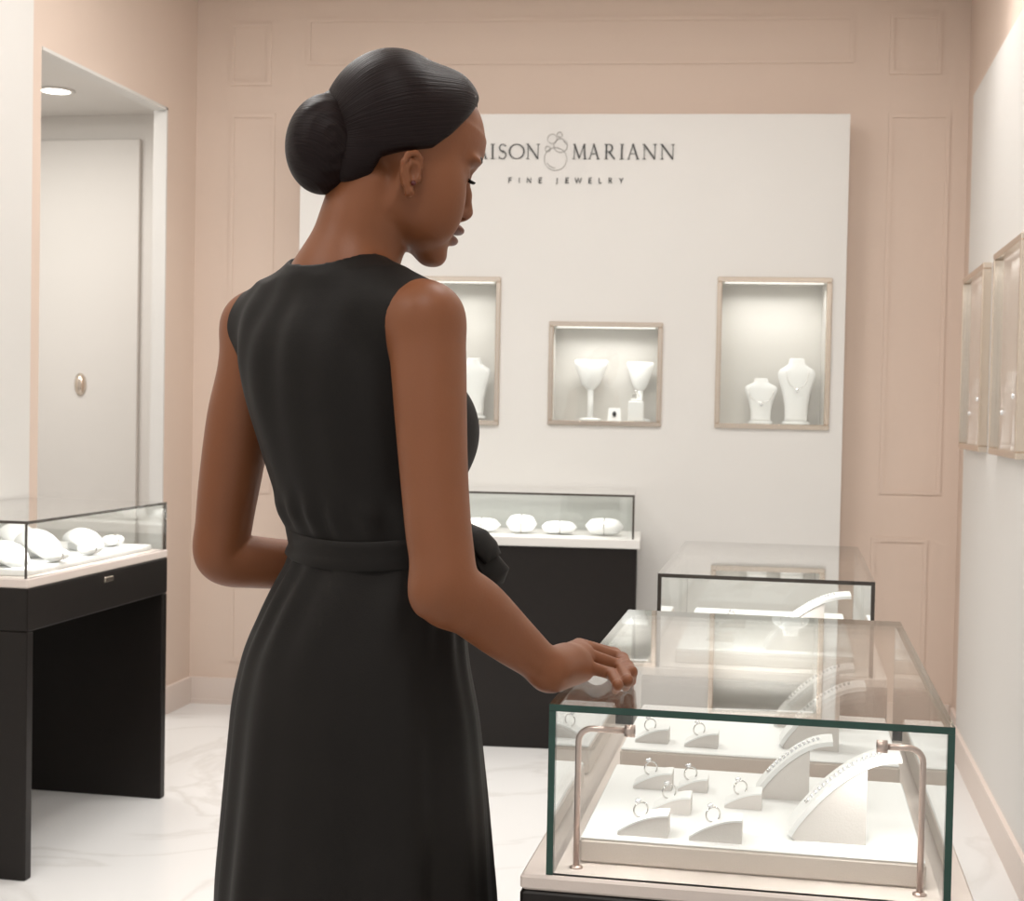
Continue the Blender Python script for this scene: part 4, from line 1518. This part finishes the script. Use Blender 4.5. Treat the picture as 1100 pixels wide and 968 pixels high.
# ---- hair
def poly_sd(u, v, poly):
    d = np.full(np.broadcast(u, v).shape, 1e9, np.float32)
    s = np.ones_like(d)
    n = len(poly)
    for i in range(n):
        ax_, ay_ = poly[i]
        bx_, by_ = poly[i - 1]
        ex, ey = bx_ - ax_, by_ - ay_
        wx, wy = u - ax_, v - ay_
        t = np.clip((wx * ex + wy * ey) / (ex * ex + ey * ey), 0, 1)
        d = np.minimum(d, (wx - ex * t) ** 2 + (wy - ey * t) ** 2)
        c1, c2, c3 = v >= ay_, v < by_, ex * wy > ey * wx
        fl = (c1 & c2 & c3) | (~c1 & ~c2 & ~c3)
        s = np.where(fl, -s, s)
    return s * np.sqrt(d)


HL_PX = [(513, 110, 5), (498, 130, 30), (481, 147, 52), (463, 160, 64), (446, 161, 70), (430, 162, 72), (413, 165, 70), (405, 180, 64), (399, 200, 58), (388, 213, 52), (376, 225, 48)]
HL_FZ = [hq(*p) for p in HL_PX]
HPOLY = np.array([(200, 126)] + HL_FZ + [(-75, -110), (-220, -110), (-220, 260), (200, 260)], float) / 1000


def build_hair():
    lo, hi = HO - 0.21, HO + 0.21
    G = Field(*[axis_steps(lo[i], hi[i], 0.0023, []) for i in range(3)])
    G.ell(hp(-24, 0, 50), HAX, (.097, .083, .093), 0.0)
    G.ell(hp(-38, 4, 72), HAX, (.072, .078, .072), 0.012)
    G.ell(hp(18, 14, 90), HAX, (.055, .056, .055), 0.014)
    G.ell(hp(-2, 46, 50), HAX, (.062, .034, .052), 0.03)
    G.ell(hp(-2, -46, 50), HAX, (.062, .034, .052), 0.03)
    G.ell(hp(-62, 24, -16), HAX, (.030, .032, .036), 0.02)
    G.ell(hp(-62, -24, -16), HAX, (.030, .032, .036), 0.02)
    G.ell(hp(37, -34, 101), HAX, (.044, .036, .049), 0.002)
    G.limb([hp(8, 2, 150), hp(37, 10, 141.5), hp(58, 13, 126.5), hp(70, 12, 107)], [.003, .0042, .0048, .0045], 0.004, op='s')

    def cut(X, Y, Z):
        f, l, z = hloc(X, Y, Z)
        return poly_sd(f, z, HPOLY)
    G.add(cut, lo, hi, 0.008, 'i')
    V, Q = G.mesh('hair', ['hair'])
    return relax(V, Q, 2, 0.5), Q


def set_strand(o, vec):
    at = o.data.attributes.new('strand', 'FLOAT_VECTOR', 'POINT')
    at.data.foreach_set('vector', vec.astype(np.float32).ravel())


V, Q = build_hair()
hair = mesh_object('hair', V - base, Q, ['hair'], person)
L = (V - HO) @ np.array(HAX).T
p0, p1 = np.array([-0.095, 0, 0.0]), np.array([0.075, -0.02, 0.10])
ax = (p1 - p0) / np.linalg.norm(p1 - p0)
e1 = np.array([0, 1.0, 0]) - ax * ax[1]
e1 /= np.linalg.norm(e1)
e2 = np.cross(ax, e1)
q = L - p0
ang = np.arctan2(q @ e2, q @ e1)
set_strand(hair, np.stack([ang * 38, q @ ax * 14, np.zeros(len(ang))], 1))


def build_bun():
    lo, hi = hp(-101, 0, -5) - 0.1, hp(-101, 0, -5) + 0.1
    G = Field(*[axis_steps(lo[i], hi[i], 0.0022, []) for i in range(3)])
    ca, sa_ = math.cos(math.radians(14)), math.sin(math.radians(14))
    A = (HF * ca + HU * sa_, HL, HU * ca - HF * sa_)
    G.ell(hp(-101, 2, -9), A, (.050, .052, .061), 0)

    def grooves(X, Y, Z):
        px, py, pz = X - hp(-101, 2, -9)[0], Y - hp(-101, 2, -9)[1], Z - hp(-101, 2, -9)[2]
        u = px * A[0][0] + py * A[0][1] + pz * A[0][2]
        v = px * A[2][0] + py * A[2][1] + pz * A[2][2]
        w = px * HL[0] + py * HL[1] + pz * HL[2]
        r = np.sqrt(u * u + v * v)
        th = np.arctan2(v, u)
        k0 = np.sqrt((u / .050) ** 2 + (v / .064) ** 2 + (w / .054) ** 2)
        d = (k0 - 1) * 0.053
        return d - 0.0006 * np.sin(2 * math.pi * r / 0.016 + th) * np.clip(w / 0.03, 0, 1)
    G.f[:] = 1.0
    G.add(grooves, lo, hi, 0)
    # strand wrapped over the root of the bun
    G.limb([hp(-62, 40, -18), hp(-58, 47, 8), hp(-66, 44, 32), hp(-90, 28, 50), hp(-114, 0, 54)], [.006, .010, .011, .010, .006], 0.012)
    V, Q = G.mesh('bun', ['hair'])
    return relax(V, Q, 2, 0.5), Q


V, Q = build_bun()
bun = mesh_object('hair_bun', V - base, Q, ['hair'], hair)
L = (V - hp(-101, 2, -9)) @ np.array(HAX).T
set_strand(bun, np.stack([(L[:, 2] + 0.25 * L[:, 0] + 6.0 * L[:, 0] ** 2) * 330, L[:, 0] * 16, L[:, 1] * 40], 1))

# ---- eyelashes, eyebrows, earring
for s in (-1, 1):
    mb = MB()
    for i in range(14):
        t = i / 13
        a = hp(79 + 4.0 * math.sin(t * math.pi * .6), (40 - 17 * t) * s, 18.5 + 1.5 * math.sin(t * math.pi))
        dr = (HF * (0.85 + .1 * t) + HL * s * (0.25 - 0.5 * (t - .5) * -1 * 0.5) - HU * 0.25)
        dr /= np.linalg.norm(dr)
        m1 = a + dr * 0.006 - HU * 0.0006
        e_ = a + dr * 0.0115 + HU * 0.0006
        mb.tube([a - base, m1 - base, e_ - base], [.0007, .0006, .0002], 5)
    mb.tube([hp(79 + 4.0 * math.sin(t * math.pi * .6), (41 - 19 * t) * s, 19.2 + 1.5 * math.sin(t * math.pi)) - base for t in np.linspace(0, 1, 9)], .0011, 6)
    mb.build('eyelashes', 'lash', person)
    mb = MB()
    c_ = [(92, 14, 45), (92, 22, 48.5), (88.5, 32, 49.5), (81, 42, 47), (73, 49, 42)]
    mb.tube([hp(a, b * s, c) - base for a, b, c in c_], [.0022, .0028, .0026, .002, .001], 8)
    mb.build('eyebrow', 'lash', person)
    er = MB().lathe([(0.0004, -0.0034), (0.0026, -0.0022), (0.0036, 0), (0.0026, 0.0022), (0.0004, 0.0034)], hp(hq(444, 196.5, 81)[0], 81 * s, hq(444, 196.5, 81)[1]) - base, 12).build('earring', 'garnet', person)
    tag(er, 'small dark red stud earring')
